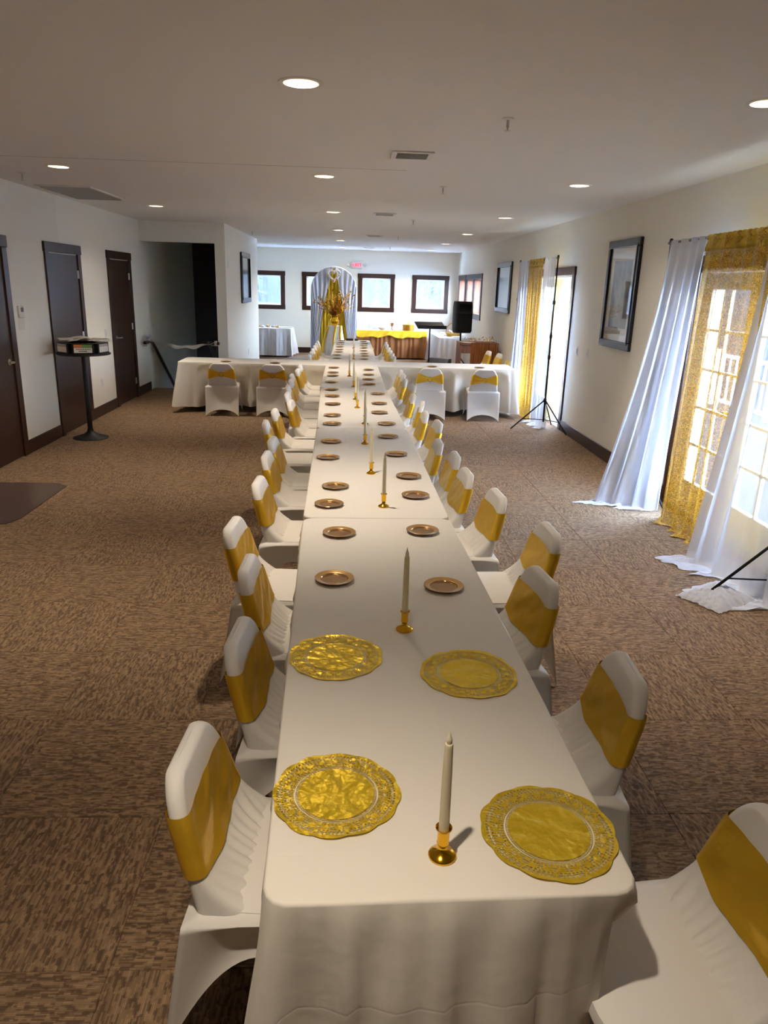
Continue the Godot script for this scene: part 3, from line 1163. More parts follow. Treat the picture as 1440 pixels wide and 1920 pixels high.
func cloth_mesh(hx: float, hz: float, drop: float, seed: float, tight: Array, push: Array, flare: float, pleat := 0.0) -> MB:
	# tight: outward directions (local) of ends that touch the next table; push: [centre x, centre z, nx, nz, depth] of seats under the hem
	var m := MB.new()
	var nf := FastNoiseLite.new()
	nf.seed = int(seed * 7.0) + 3
	nf.frequency = 1.0
	nf.fractal_octaves = 3
	var r := 0.055
	var nr := 10
	var nh := 22
	var ns := 260
	var uvs := []
	m.grid(ns, nr + nh, func(u: float, vv: float) -> Vector3:
		var pd := rr_point(u, hx, hz, r)
		var p: Vector2 = pd[0]
		var d: Vector2 = pd[1]
		var row := int(round(vv * (nr + nh)))
		if row <= nr:
			var f := pow(float(row) / nr, 0.7)
			var inner := Vector2(0, clampf(p.y, -hz + hx, hz - hx)) if hz > hx else Vector2(clampf(p.x, -hx + hz, hx - hz), 0)
			var q := inner.lerp(p - d * 0.008, f)
			uvs.append(q)
			return Vector3(q.x, TT + 0.0012 * nf.get_noise_2d(q.x * 3.0, q.y * 3.0), q.y)
		var h := float(row - nr) / nh
		uvs.append(p + d * (0.014 * minf(h / 0.1, 1.0) + maxf(0.0, h - 0.1) / 0.9 * drop))
		var tightness := 0.0
		for tdir in tight:
			tightness = maxf(tightness, ss(0.1, 0.55, d.dot(tdir)))
		if h < 0.1:
			var a := h / 0.1 * PI * 0.5
			var q2 := p - d * 0.008 + d * 0.008 * sin(a)
			return Vector3(q2.x, TT - 0.008 * (1.0 - cos(a)), q2.y)
		var k := (h - 0.1) / 0.9
		var y := TT - 0.008 - k * (drop - 0.008)
		# folds: arc length coordinate
		var sl := p.x * 1.0 + p.y * 1.0 if absf(d.x) > 0.5 else p.x - p.y
		var w1 := nf.get_noise_2d(sl * 2.6, seed)
		var w2 := nf.get_noise_2d(sl * 7.5, seed + 20.0 + k * 0.4)
		var corner := clampf(absf(d.x * d.y) * 2.0, 0.0, 1.0)
		var out := k * flare * (0.55 + 1.3 * w1 + 0.55 * w2) + 0.012 * k * nf.get_noise_2d(sl * 14.0, k * 2.0 + seed)
		if flare > 0.08:
			out = pow(k, 0.6) * (0.014 + 0.16 * w1 + 0.045 * w2)
		out += corner * k * minf(flare, 0.05) * 2.2
		out += pleat * pow(k, 0.5) * sin(sl * 46.0 + 2.0 * w1 + 1.5 * sin(sl * 9.0))
		out *= 1.0 - tightness
		if tightness > 0.5:
			out = -0.002
		for c in push:
			var rel := p - Vector2(c[0], c[1])
			var nd := Vector2(c[2], c[3])
			if d.dot(nd) > 0.3:
				var lat := absf(rel.dot(Vector2(-nd.y, nd.x)))
				out -= 0.0
				var wide: float = c[5] if c.size() > 5 else 0.22
				var amt: float = c[4] * (1.0 - ss(wide, wide + 0.2, lat)) * ss(0.05, 0.34, k)
				out = minf(out, -amt + 0.012 * w2) if amt > 0.004 else out
		var q3 := p + d * out
		return Vector3(q3.x, y + (0.012 * w1 * k if k > 0.9 else 0.0), q3.y), true)
	for i in m.v.size():
		m.uv[i] = uvs[i] + Vector2(seed, seed * 0.37)
	return m

func build_tables() -> void:
	# the long line of six tables, then two end to end across it
	# x of the table line from seam to seam, read off the cloth edges
	TABLES = [
		{"a": Vector2(0.224, -1.15), "b": Vector2(0.150, -3.632), "w": 0.766, "tag": "long table, free end with foil doilies"},
		{"a": Vector2(0.150, -3.632), "b": Vector2(0.107, -6.13), "w": 0.766, "tag": "long table, second from its free end"},
		{"a": Vector2(0.107, -6.13), "b": Vector2(0.040, -8.66), "w": 0.766, "tag": "long table, third from its free end"},
		{"a": Vector2(0.036, -8.66), "b": Vector2(0.024, -11.12), "w": 0.78, "tag": "long table, last before the crossing table"},
		{"a": Vector2(0.036, -11.93), "b": Vector2(0.05, -14.245), "w": 0.76, "tag": "long table, first beyond the crossing table"},
		{"a": Vector2(0.05, -14.245), "b": Vector2(0.037, -16.5), "w": 0.77, "tag": "long table, last towards the arch"},
		{"a": Vector2(-2.56, -11.51), "b": Vector2(0.0, -11.51), "w": 0.74, "tag": "crossing table, stair half"},
		{"a": Vector2(0.0, -11.51), "b": Vector2(2.52, -11.51), "w": 0.74, "tag": "crossing table, curtain half"},
	]
	chair_plan()
	for k in TABLES.size():
		var tb: Dictionary = TABLES[k]
		var a: Vector2 = tb.a
		var b: Vector2 = tb.b
		var mid := (a + b) * 0.5
		var len := (b - a).length()
		var cross := k >= 6
		var at := Vector3(mid.x, 0, mid.y)
		var turn := 0.0
		if not cross:
			turn = atan2(a.x - b.x, a.y - b.y)
		var hx := (len if cross else float(tb.w)) * 0.5
		var hz := (float(tb.w) if cross else len) * 0.5
		var tight := []
		if not cross:
			if k != 0 :
				tight.append(Vector2(0, 1))
			if k != 5:
				tight.append(Vector2(0, -1))
		elif k == 6:
			tight.append(Vector2(1, 0))
		else:
			tight.append(Vector2(-1, 0))
		# seats that reach under this cloth
		var push := []
		var inv := Transform3D(Basis(Vector3.UP, turn), at).affine_inverse()
		for c in CHAIRS:
			var fwd := Vector3(sin(c.turn), 0, cos(c.turn))
			var nose: Vector3 = inv * (Vector3(c.x, 0, c.z) + fwd * 0.235)
			var ld: Vector3 = inv.basis * fwd
			if absf(nose.x) < hx + 0.1 and absf(nose.z) < hz + 0.1:
				if absf(ld.x) > 0.7:
					var dep := hx - absf(nose.x)
					if dep > -0.02:
						push.append([signf(nose.x) * hx, nose.z, signf(nose.x), 0.0, dep + 0.035])
				else:
					var dep2 := hz - absf(nose.z)
					if dep2 > -0.02:
						push.append([nose.x, signf(nose.z) * hz, 0.0, signf(nose.z), dep2 + 0.035])
		if cross:
			for q in [-1.0, 1.0]:
				push.append([-mid.x, q * hz, 0.0, q, 0.012, 0.5])
		var cl := cloth_mesh(hx, hz, 0.66 if cross else 0.72, k * 3.7 + 1.0, tight, push, 0.05 if cross else (0.085 if k == 0 else 0.042))
		var co := solo("tablecloth", cl, M.cloth, "white cloth on the " + tb.tag, "tablecloth", at, "white table cloths", turn)
		var t := thing("folding_table", "folding banquet table under the cloth of the " + tb.tag, "table", at, turn, "folding banquet tables")
		var tm := MB.new()
		tm.span(Vector3(-hx + 0.02, TT - 0.05, -hz + 0.02), Vector3(hx - 0.02, TT - 0.008, hz - 0.02), 0.01)
		put("tabletop", tm, M.grey, t)
		for s in [-1.0, 1.0]:
			for q in [-1.0, 1.0]:
				var lm := MB.new()
				var px: float = s * (hx - (0.32 if cross else 0.3))
				var pz: float = q * (hz - (0.3 if cross else 0.32))
				if cross:
					pz = q * 0.06
				else:
					px = s * 0.06
				lm.tube([Vector3(px, 0, pz), Vector3(px, TT - 0.05, pz)], 0.014, 8)
				put("leg", lm, M.black_metal, t)


# ---------------------------------------------------------------- chairs
var CHAIRS := []

func chair_plan() -> void:
	# backrest top centres (x, z) read off the photograph; seats face the table line
	var lt := [[-0.394, -1.62, -4.0], [-0.362, -2.28, -4.0], [-0.417, -2.93, -1.0], [-0.561, -3.46, -4.0], [-0.536, -4.30, -2.0], [-0.567, -5.02, -1.0], [-0.58, -5.54, -2.0], [-0.71, -6.266, 3.0], [-0.695, -6.87, 0.0], [-0.593, -7.443, -3.0], [-0.67, -8.01, 0.0], [-0.712, -8.60, 2.0], [-0.722, -9.13, 0.0], [-0.755, -9.72, 0.0], [-0.722, -10.33, -2.0], [-0.72, -10.87, 0.0]]
	var rt := [[0.977, -1.29, 1.0], [0.894, -2.06, -3.0], [0.814, -2.80, 7.0], [1.007, -3.45, 2.0], [0.868, -4.09, 4.0], [0.763, -4.61, 3.0], [0.757, -5.127, 0.0], [0.69, -5.58, 0.0], [0.782, -6.43, 3.0], [0.715, -6.92, 0.0], [0.742, -7.56, -6.0], [0.695, -8.10, 0.0], [0.76, -8.93, 6.0], [0.70, -9.45, 0.0], [0.714, -10.02, 0.0], [0.713, -10.51, 0.0]]
	var off := 0.212
	for k in 16:
		CHAIRS.append({"x": lt[k][0] + off, "z": lt[k][1], "turn": PI / 2 + deg_to_rad(lt[k][2]), "label": "white covered chair with gold sash, door side of long table, %s from its free end" % ORD[k], "group": "chairs on the door side of the long table"})
	for k in 16:
		CHAIRS.append({"x": rt[k][0] - off, "z": rt[k][1], "turn": -PI / 2 + deg_to_rad(rt[k][2]), "label": "white covered chair with gold sash, curtain side of long table, %s from its free end" % ORD[k], "group": "chairs on the curtain side of the long table"})
	var fl := [-12.55, -13.15, -13.75, -14.5, -15.1, -15.75]
	for k in fl.size():
		CHAIRS.append({"x": -0.68 + off, "z": fl[k], "turn": PI / 2, "label": "white gold-sashed chair beyond the crossing table, door side, %s from it" % ORD[k], "group": "chairs beyond the crossing table, door side"})
	var fr := [-12.6, -13.2, -13.75, -14.45, -15.2, -15.9]
	for k in fr.size():
		CHAIRS.append({"x": 0.74 - off, "z": fr[k], "turn": -PI / 2, "label": "white gold-sashed chair beyond the crossing table, curtain side, %s from it" % ORD[k], "group": "chairs beyond the crossing table, curtain side"})
	var cr := [-1.87, -1.13, 1.18, 1.99]
	var cw := ["near the stairs", "stair half, beside the long table", "curtain half, beside the long table", "by the tripod backdrop stand"]
	for k in 4:
		CHAIRS.append({"x": cr[k], "z": -11.075, "turn": PI, "label": "chair with ring-tied gold sash at the crossing table, " + cw[k], "group": "chairs along the crossing table"})
	var wr := [[2.74, -13.15, -1.45], [2.64, -13.7, -1.5], [2.54, -14.25, -1.5]]
	for k in 3:
		CHAIRS.append({"x": wr[k][0] - 0.1, "z": wr[k][1], "turn": wr[k][2], "label": "white gold-sashed chair in front of the wooden desk, %s from the crossing table" % ORD[k], "group": "chairs between crossing table and desk"})

func back_loop(y: float, u: float, grow: float) -> Vector3:
	# outline of the covered backrest at height y: front, one edge, back, other edge; grow widens it for the sash
	var t := clampf((y - 0.44) / 0.328, 0.0, 1.0)
	var zc := lerpf(-0.135, -0.225, t)
	var w := lerpf(0.214, 0.173, t)
	var th := 0.023
	var rt := 0.125
	if y > 0.768 - rt:
		var q := clampf((y - (0.768 - rt)) / rt, 0.0, 1.0)
		w = w - 0.088 * (1.0 - sqrt(maxf(0.0, 1.0 - q * q)))
		if q > 0.9:
			th *= sqrt(maxf(0.02, 1.0 - pow((q - 0.9) / 0.1, 2.0)))
	w += grow
	th += grow
	var zf := 0.0
	if y < 0.56:
		zf = 0.085 * pow((0.56 - y) / 0.12, 2.0)
	var c := w - th
	u = fposmod(u, 1.0)
	if u < 0.42:
		var f := u / 0.42
		var x := lerpf(c, -c, f)
		var dz := th + zf
		if grow == 0.0 and y < 0.54:
			# gathers drawn down to where back and seat meet
			var deep := ss(0.54, 0.475, y) * ss(0.0, 0.12, minf(f, 1.0 - f))
			var sq := x * (1.0 + 0.5 * (0.54 - y) / 0.1)
			dz += deep * (0.0055 * sin(sq * 128.0 + 1.6 * sin(x * 23.0)) + 0.003 * sin(sq * 71.0 + 2.0))
		return Vector3(x, y, zc + dz)
	if u < 0.5:
		var p := PI * 0.5 + PI * (u - 0.42) / 0.08
		return Vector3(-c + th * cos(p), y, zc + th * sin(p) + zf * sqrt(maxf(0.0, sin(p))))
	if u < 0.92:
		return Vector3(lerpf(-c, c, (u - 0.5) / 0.42), y, zc - th)
	var p2 := -PI * 0.5 + PI * (u - 0.92) / 0.08
	return Vector3(c + th * cos(p2), y, zc + th * sin(p2) + zf * sqrt(maxf(0.0, sin(p2))))

func build_chairs() -> void:
	var proto := thing("chair", "x", "chair")
	var m := MB.new()
	# backrest
	var lv := []
	for k in 15:
		lv.append(lerpf(0.425, 0.643, k / 14.0))
	for k in range(1, 15):
		lv.append(0.643 + 0.125 * sin(k / 14.0 * PI * 0.5))
	m.grid(150, lv.size() - 1, func(u: float, v: float) -> Vector3:
		return back_loop(lv[int(round(v * (lv.size() - 1)))], u, 0.0), true, true)
	m.grid(150, 1, func(u: float, v: float) -> Vector3:
		var p := back_loop(0.768, u, 0.0)
		return p if v < 0.5 else Vector3(p.x * 0.3, 0.770, -0.225), true, true)
	put("backrest", m, M.spandex, proto)
	# seat pad
	m = MB.new()
	var seat := func(a: float, f: float) -> Vector3:
		var e := 0.34
		var x := signf(cos(a)) * pow(absf(cos(a)), e) * 0.205
		var z := 0.035 + signf(sin(a)) * pow(absf(sin(a)), e) * 0.195
		return Vector3(x * f, 0, lerpf(0.035, z, f))
	m.grid(48, 8, func(u: float, v: float) -> Vector3:
		var p: Vector3 = seat.call(u * TAU, v)
		p.y = 0.462 - 0.016 * pow(v, 6.0) - 0.006 * (1.0 - v)
		return p, true, false)
	m.grid(48, 4, func(u: float, v: float) -> Vector3:
		var p: Vector3 = seat.call(u * TAU, 1.0 + 0.018 * sin(v * PI * 0.5))
		p.y = 0.446 - 0.03 * v
		return p, true, false)
	put("seat", m, M.spandex, proto)
	# stretched skirt with arches between the four feet
	m = MB.new()
	var tc := [Vector3(-0.244, 0.43, -0.185), Vector3(0.244, 0.43, -0.185), Vector3(0.209, 0.43, 0.226), Vector3(-0.209, 0.43, 0.226)]
	var ic := [Vector3(-0.2, 0.447, -0.13), Vector3(0.2, 0.447, -0.13), Vector3(0.2, 0.446, 0.2), Vector3(-0.2, 0.446, 0.2)]
	var fc := [Vector3(-0.24, 0, -0.255), Vector3(0.24, 0, -0.255), Vector3(0.232, 0, 0.224), Vector3(-0.232, 0, 0.224)]
	var rise := [0.085, 0.31, 0.36, 0.31]
	m.grid(96, 18, func(u: float, v: float) -> Vector3:
		var sd := int(floor(minf(u, 0.99999) * 4.0))
		var t := u * 4.0 - sd
		var nx := (sd + 1) % 4
		var te := t - 0.035 * sin(TAU * t)
		var top: Vector3 = tc[sd].lerp(tc[nx], te)
		if v < 0.01:
			return ic[sd].lerp(ic[nx], te)
		var foot: Vector3 = fc[sd].lerp(fc[nx], te)
		var mid := 1.0 - pow(absf(2.0 * t - 1.0), 2.2)
		var yb: float = 0.01 + rise[sd] * mid
		var k := (v - 1.0 / 18.0) * 18.0 / 17.0
		var y := lerpf(0.43, yb, k)
		var q := foot.lerp(top, y / 0.43)
		# the stretched cloth draws in between the legs
		var inward := Vector3(q.x, 0, q.z + 0.02).normalized()
		q -= inward * 0.03 * mid * sin(k * PI * 0.8)
		q.y = y
		return q, true, true)
	put("skirt", m, M.spandex, proto)
	# rear ears where the cover stretches over the hinge
	# sash: flat in front, gathered to a ring behind
	m = MB.new()
	m.grid(150, 16, func(u: float, v: float) -> Vector3:
		var un := fposmod(u, 1.0)
		var x := 1.0
		if un < 0.42:
			x = 1.0 - un / 0.21
		elif un < 0.5:
			x = -1.0
		elif un < 0.92:
			x = (un - 0.5) / 0.21 - 1.0
		var yc := 0.614
		var hh := 0.083
		var fold := 0.0
		var edge := 1.0 - pow(absf(x), 6.0)
		if un >= 0.5 and un < 0.92:
			hh = lerpf(0.028, 0.076, pow(absf(x), 1.3))
			yc = lerpf(0.606, 0.614, absf(x))
			fold = 0.0035 * sin(v * 22.0 + 0.8 * x) * (1.0 - 0.5 * absf(x)) * edge
		else:
			hh = lerpf(0.086, 0.076, pow(absf(x), 3.0))
			yc += 0.004 * sin(x * 3.0) * edge
			fold = (0.0022 * sin(v * 9.0 + x * 4.0) + 0.0008 * sin(x * 11.0 + v * 12.0)) * edge
		return back_loop(yc + hh * (1.0 - 2.0 * v), un, 0.0068 + fold), true, false)
	var sash := put("sash", m, M.gold_lame, proto)
	m = MB.new()
	var loop := []
	for k in 25:
		var an := TAU * k / 24.0
		loop.append(Vector3(cos(an) * 0.032, 0.606 + sin(an) * 0.034, -0.2105))
	m.tube(loop, 0.0055, 6, false)
	put("buckle", m, M.gold_rough, sash)
	for k in CHAIRS.size():
		var c: Dictionary = CHAIRS[k]
		var o: Node3D
		if k == 0:
			o = proto
			o.position = Vector3(c.x, 0, c.z)
			o.rotation.y = c.turn
			o.set_meta("label", c.label)
		else:
			o = copy(proto, Vector3(c.x, 0, c.z), c.turn, c.label, "chair")
		o.set_meta("group", c.group)


# ---------------------------------------------------------------- table settings
func build_settings() -> void:
	# foil doilies
	var dm := MB.new()
	var nf := FastNoiseLite.new()
	nf.seed = 5
	nf.frequency = 1.0
	var scal := func(a: float) -> float:
		return 0.147 + 0.0055 * absf(sin(a * 6.0)) + 0.002 * sin(a * 3.0 + 1.0)
	for side in 2:
		dm.grid(144, 16, func(u: float, v: float) -> Vector3:
			var a := u * TAU
			var r: float = scal.call(a) * v
			var lift := 0.0022 + 0.0016 * nf.get_noise_2d(cos(a) * r * 24.0, sin(a) * r * 24.0) + 0.003 * pow(v, 8.0) * (0.5 + 0.5 * sin(a * 5.0))
			return Vector3(cos(a) * r, lift + (0.0007 if side == 0 else 0.0), sin(a) * r), true, side == 1)
	for i in dm.uv.size():
		var p := dm.v[i]
		dm.uv[i] = Vector2(p.x, p.z) / 0.306 + Vector2(0.5, 0.5)
	var dmesh := dm.mesh()
	var ds := [[-0.019, -1.467, 0.2, "door side at the table's free end"], [0.457, -1.338, 0.9, "curtain side at the table's free end"], [-0.034, -2.137, 0.5, "door side, farther from the table's free end"], [0.384, -2.033, 1.4, "curtain side, farther from the table's free end"]]
	for d in ds:
		solo("doily", dmesh, M.foil, "round gold foil lace doily, " + d[3], "doily", Vector3(d[0], TT + 0.0005, d[1]), "gold foil doilies", d[2])
	# plates
	var pm := MB.new()
	pm.lathe([Vector2(0.0, 0.0), Vector2(0.05, 0.0), Vector2(0.053, 0.002), Vector2(0.079, 0.011), Vector2(0.0805, 0.0125), Vector2(0.079, 0.0135)], 40)
	var rim := MB.new()
	rim.lathe([Vector2(0.0793, 0.0134), Vector2(0.0655, 0.0105), Vector2(0.058, 0.0098), Vector2(0.056, 0.008)], 48, 1.4)
	var well := MB.new()
	well.lathe([Vector2(0.056, 0.008), Vector2(0.0535, 0.0042), Vector2(0.05, 0.003), Vector2(0.0, 0.003)], 40)
	var pm1 := pm.mesh()
	var rm1 := rim.mesh()
	var wm1 := well.mesh()
	var lp := [[-0.052, -2.784], [-0.042, -3.366], [-0.105, -3.852], [-0.078, -4.222], [-0.145, -4.982], [-0.137, -5.529], [-0.148, -6.275], [-0.158, -6.708], [-0.17, -7.372], [-0.189, -7.927], [-0.207, -8.432], [-0.224, -9.105], [-0.228, -9.773], [-0.236, -10.142], [-0.236, -10.753]]
	var rp := [[0.388, -2.717], [0.367, -3.415], [0.385, -4.051], [0.379, -4.496], [0.337, -5.123], [0.311, -5.76], [0.324, -6.328], [0.28, -6.912], [0.3, -7.473], [0.308, -8.168], [0.232, -8.982], [0.236, -9.46], [0.248, -9.99], [0.261, -10.581]]
	var fl := [[-0.216, -12.175], [-0.228, -12.795], [-0.21, -13.378], [-0.209, -13.89], [-0.208, -14.507], [-0.206, -15.04], [-0.203, -15.613], [-0.199, -16.151]]
	var fr := [[0.222, -12.151], [0.245, -12.724], [0.244, -13.183], [0.243, -13.734], [0.254, -14.397], [0.262, -14.92], [0.282, -15.485], [0.275, -16.083]]
	var cr := [[-1.858, -11.25], [-1.124, -11.22], [1.238, -11.24], [1.968, -11.25]]
	var sets := [[lp, "on the door side of the long table, %s from the doilies", "plates on the door side"], [rp, "on the curtain side of the long table, %s from the doilies", "plates on the curtain side"], [fl, "beyond the crossing table on the door side, %s from it", "plates beyond the crossing table, door side"], [fr, "beyond the crossing table on the curtain side, %s from it", "plates beyond the crossing table, curtain side"], [cr, "on the crossing table, %s from the stairs", "plates on the crossing table"]]
	for s in sets:
		for k in s[0].size():
			var o := thing("plate", "small bronze-gold plastic plate " + s[1] % ORD[k], "plate", Vector3(s[0][k][0], TT + 0.0012, s[0][k][1]), k * 0.7, s[2])
			put("underside", pm1, M.plate, o)
			put("rim", rm1, M.plate_rim, o)
			put("well", wm1, M.plate, o)
	# taper candles in gold sticks
	var st := MB.new()
	st.lathe([Vector2(0.0, 0.0), Vector2(0.0295, 0.0), Vector2(0.0305, 0.003), Vector2(0.029, 0.006), Vector2(0.022, 0.0105), Vector2(0.013, 0.016), Vector2(0.0095, 0.022), Vector2(0.0105, 0.025), Vector2(0.0085, 0.028), Vector2(0.0125, 0.031), Vector2(0.0135, 0.035), Vector2(0.0125, 0.038), Vector2(0.0128, 0.066), Vector2(0.0175, 0.070), Vector2(0.018, 0.073), Vector2(0.0165, 0.0735), Vector2(0.0118, 0.068), Vector2(0.0118, 0.05), Vector2(0.0, 0.05)], 32, 1.2)
	var cd := MB.new()
	cd.lathe([Vector2(0.0108, 0.05), Vector2(0.0112, 0.09), Vector2(0.0102, 0.2), Vector2(0.0088, 0.268), Vector2(0.0080, 0.2755), Vector2(0.0066, 0.2765), Vector2(0.0, 0.2745)], 24, 1.3)
	var fm := MB.new()
	fm.lathe([Vector2(0.0035, 0.274), Vector2(0.0062, 0.281), Vector2(0.0056, 0.288), Vector2(0.0028, 0.297), Vector2(0.0004, 0.307)], 14)
	var sm := st.mesh()
	var cm := cd.mesh()
	var flm := fm.mesh()
	var cs := [[0.21, -1.267], [0.203, -2.338], [0.193, -3.84], [0.144, -4.574], [0.121, -5.49], [0.134, -6.336], [0.075, -7.199], [0.06, -7.75], [0.045, -8.75], [-0.01, -9.783], [0.053, -12.124], [0.06, -13.0], [0.06, -14.35]]
	for k in cs.size():
		var o := thing("candle", "ivory taper candle with imitation flame in a gold stick, %s from the table's free end" % ORD[k], "candle", Vector3(cs[k][0], TT + 0.0008, cs[k][1]), k * 0.5, "taper candles on the long table")
		put("candlestick", sm, M.gold, o)
		var tp := put("taper", cm, M.wax, o)
		put("flame", flm, M.flame, tp)


# ---------------------------------------------------------------- curtains on stands
func curtain(tops: Array, bots: Array, folds: float, amp: float, sd: float, pool: float) -> MB:
	# tops and bots: [start, end] as Vector3; hangs from the rod, widening to its hem, the last bit lies on the floor
	var m := MB.new()
	var nf := FastNoiseLite.new()
	nf.seed = int(sd)
	nf.frequency = 1.0
	nf.fractal_octaves = 2
	m.grid(110, 40, func(u: float, v: float) -> Vector3:
		var a: Vector3 = tops[0].lerp(tops[1], u)
		var b: Vector3 = bots[0].lerp(bots[1], u)
		var k := clampf(v / 0.9, 0.0, 1.0)
		var p := a.lerp(b, k)
		p.x = lerpf(a.x, b.x, pow(k, 1.5))
		var w := sin(u * folds * TAU + 1.1 * sin(u * 7.0 + sd)) + 0.5 * nf.get_noise_2d(u * 9.0, sd + k * 0.8)
		var am := amp * lerpf(0.45, 1.0, k)
		p.x += w * am
		p.z += 0.35 * am * cos(u * folds * TAU + sd)
		if v > 0.9:
			var q := (v - 0.9) / 0.1
			p.x -= pool * q * (0.6 + 0.6 * nf.get_noise_2d(u * 5.0, 9.0 + sd))
			p.y = 0.004 + 0.06 * absf(nf.get_noise_2d(u * 9.0, q * 2.5 + sd)) * (1.0 - 0.7 * q)
			p.z += 0.1 * pool * q * nf.get_noise_2d(u * 4.0, 30.0)
		return p)
	return m

func backdrop_stand(label: String, at: Vector3, turn: float, reach: float) -> void:
	var o := thing("backdrop_stand", label, "stand", at, turn, "tripod backdrop stands")
	var m := MB.new()
	m.tube([Vector3(0, 0.12, 0), Vector3(0, 1.35, 0)], 0.013, 12)
	put("lower_pole", m, M.black_metal, o)
	m = MB.new()
	m.tube([Vector3(0, 1.3, 0), Vector3(0, 2.33, 0)], 0.010, 12)
	put("upper_pole", m, M.black_metal, o)
	for y in [0.42, 1.02, 1.3, 1.75]:
		m = MB.new()
		m.tube([Vector3(0, y - 0.025, 0), Vector3(0, y + 0.025, 0)], 0.02, 12)
		m.tube([Vector3(0, y, 0), Vector3(0.0, y, 0.05)], 0.008, 8)
		put("collar", m, M.black, o)
	for k in 3:
		var an := k * TAU / 3.0
		var d := Vector3(cos(an), 0, sin(an))
		m = MB.new()
		m.tube([Vector3(0, 0.42, 0) + d * 0.015, d * reach + Vector3(0, 0.012, 0)], 0.010, 10)
		put("leg", m, M.black_metal, o)
		m = MB.new()
		m.tube([Vector3(0, 0.15, 0) + d * 0.012, d * reach * 0.64 + Vector3(0, 0.16, 0)], 0.006, 8)
		put("brace", m, M.black_metal, o)
	m = MB.new()
	m.tube([Vector3(0, 2.33, 0), Vector3(0, 2.36, 0)], [0.016, 0.012], 10)
	put("cap", m, M.black, o)

func build_curtains() -> void:
	var rx := 2.75
	var ry := 2.325
	# far backdrop
	backdrop_stand("black tripod backdrop stand at the uncovered edge of the far french doors", Vector3(rx, 0, -10.24), PI, 0.46)
	backdrop_stand("black tripod backdrop stand hidden behind the far white voile", Vector3(rx, 0, -12.52), PI, 0.24)
	var rod := MB.new()
	rod.tube([Vector3(rx, ry, -10.22), Vector3(rx, ry, -12.55)], 0.012, 12)
	solo("curtain_rod", rod, M.grey, "grey cross bar carrying the far white and gold curtains", "rod")
	var far := [["white voile curtain next to the crossing table", -12.48, -11.76, -12.3, -11.75, "sheer", 4.0, 0.028, 3.0, 0.10, 2.62, 2.8], ["narrow gold sequin curtain of the far backdrop", -11.80, -10.90, -11.62, -10.95, "sequin", 5.0, 0.022, 5.0, 0.06, 2.70, 2.76], ["white voile curtain beside the tripod stand pole", -10.93, -10.26, -10.95, -10.3, "sheer", 4.0, 0.026, 8.0, 0.22, 2.72, 2.80]]
	for c in far:
		var m := curtain([Vector3(rx - 0.02, ry + 0.016, c[1]), Vector3(rx - 0.02, ry + 0.016, c[2])], [Vector3(c[10], 0.01, c[3]), Vector3(c[11], 0.01, c[4])], c[6], c[7], c[8], c[9])
		solo("curtain", m, M[c[5]], c[0], "curtain")
	# near backdrop
	backdrop_stand("black tripod backdrop stand hidden behind the near white voile", Vector3(rx, 0, -6.62), PI, 0.3)
	backdrop_stand("tripod backdrop stand with white cloth over one foot", Vector3(rx, 0, -4.3), PI, 0.46)
	rod = MB.new()
	rod.tube([Vector3(rx, ry, -4.27), Vector3(rx, ry, -6.66)], 0.012, 12)
	solo("curtain_rod", rod, M.grey, "grey cross bar carrying the near white and gold curtains", "rod")
	var near := [["white voile curtain flaring out in front of the bare wall", -6.60, -5.88, -6.58, -6.28, "sheer", 4.5, 0.034, 13.0, 0.24, 2.30, 2.83], ["wide gold sequin curtain over the near french doors", -5.90, -4.86, -6.08, -5.02, "sequin", 6.0, 0.03, 15.0, 0.10, 2.74, 2.78], ["white voile curtain trailing over the tripod foot", -4.94, -4.3, -5.12, -4.15, "sheer", 4.0, 0.034, 18.0, 0.42, 2.58, 2.7]]
	for c in near:
		var m := curtain([Vector3(rx - 0.02, ry + 0.016, c[1]), Vector3(rx - 0.02, ry + 0.016, c[2])], [Vector3(c[10], 0.01, c[3]), Vector3(c[11], 0.01, c[4])], c[6], c[7], c[8], c[9])
		solo("curtain", m, M[c[5]], c[0], "curtain")
	# pocket sleeves of the gold curtains gathered on the bar
	for s in [[-5.90, -4.86, "gathered gold rod sleeve at the top of the wide curtain"], [-11.80, -10.90, "gathered gold rod sleeve at the top of the far curtain"]]:
		var m := MB.new()
		m.grid(160, 10, func(u: float, v: float) -> Vector3:
			var a := v * TAU
			var rr := 0.024 + 0.004 * sin(u * 90.0)
			var z := lerpf(s[0], s[1], u)
			if v > 0.3 and v < 0.7:
				return Vector3(rx - 0.03 + 0.004 * sin(u * 90.0), ry - 0.10 * sin((v - 0.3) / 0.4 * PI), z)
			return Vector3(rx + rr * cos(a + PI), ry + rr * sin(a + PI), z))
		solo("rod_sleeve", m, M.sequin_gold, s[2], "curtain")
	# loose cloth bunched over the near tripod foot
	var cl := MB.new()
	var nf := FastNoiseLite.new()
	nf.seed = 77
	nf.frequency = 1.0
	cl.grid(40, 24, func(u: float, v: float) -> Vector3:
		var a := (u - 0.5) * 2.0
		var b := (v - 0.5) * 2.0
		var r := maxf(absf(a), absf(b))
		var y := 0.11 * pow(maxf(0.0, 1.0 - r), 0.8) + 0.03 * absf(nf.get_noise_2d(a * 4.0, b * 4.0)) * (1.0 - r * 0.6) + 0.006
		return Vector3(a * 0.2 + 0.03 * nf.get_noise_2d(b * 3.0, 4.0), y, b * 0.16 + 0.03 * nf.get_noise_2d(a * 3.0, 9.0)))
	solo("loose_cloth", cl, M.sheer, "crumpled white voile end bunched over the tripod foot", "cloth", Vector3(2.42, 0, -4.33), "", 0.5)


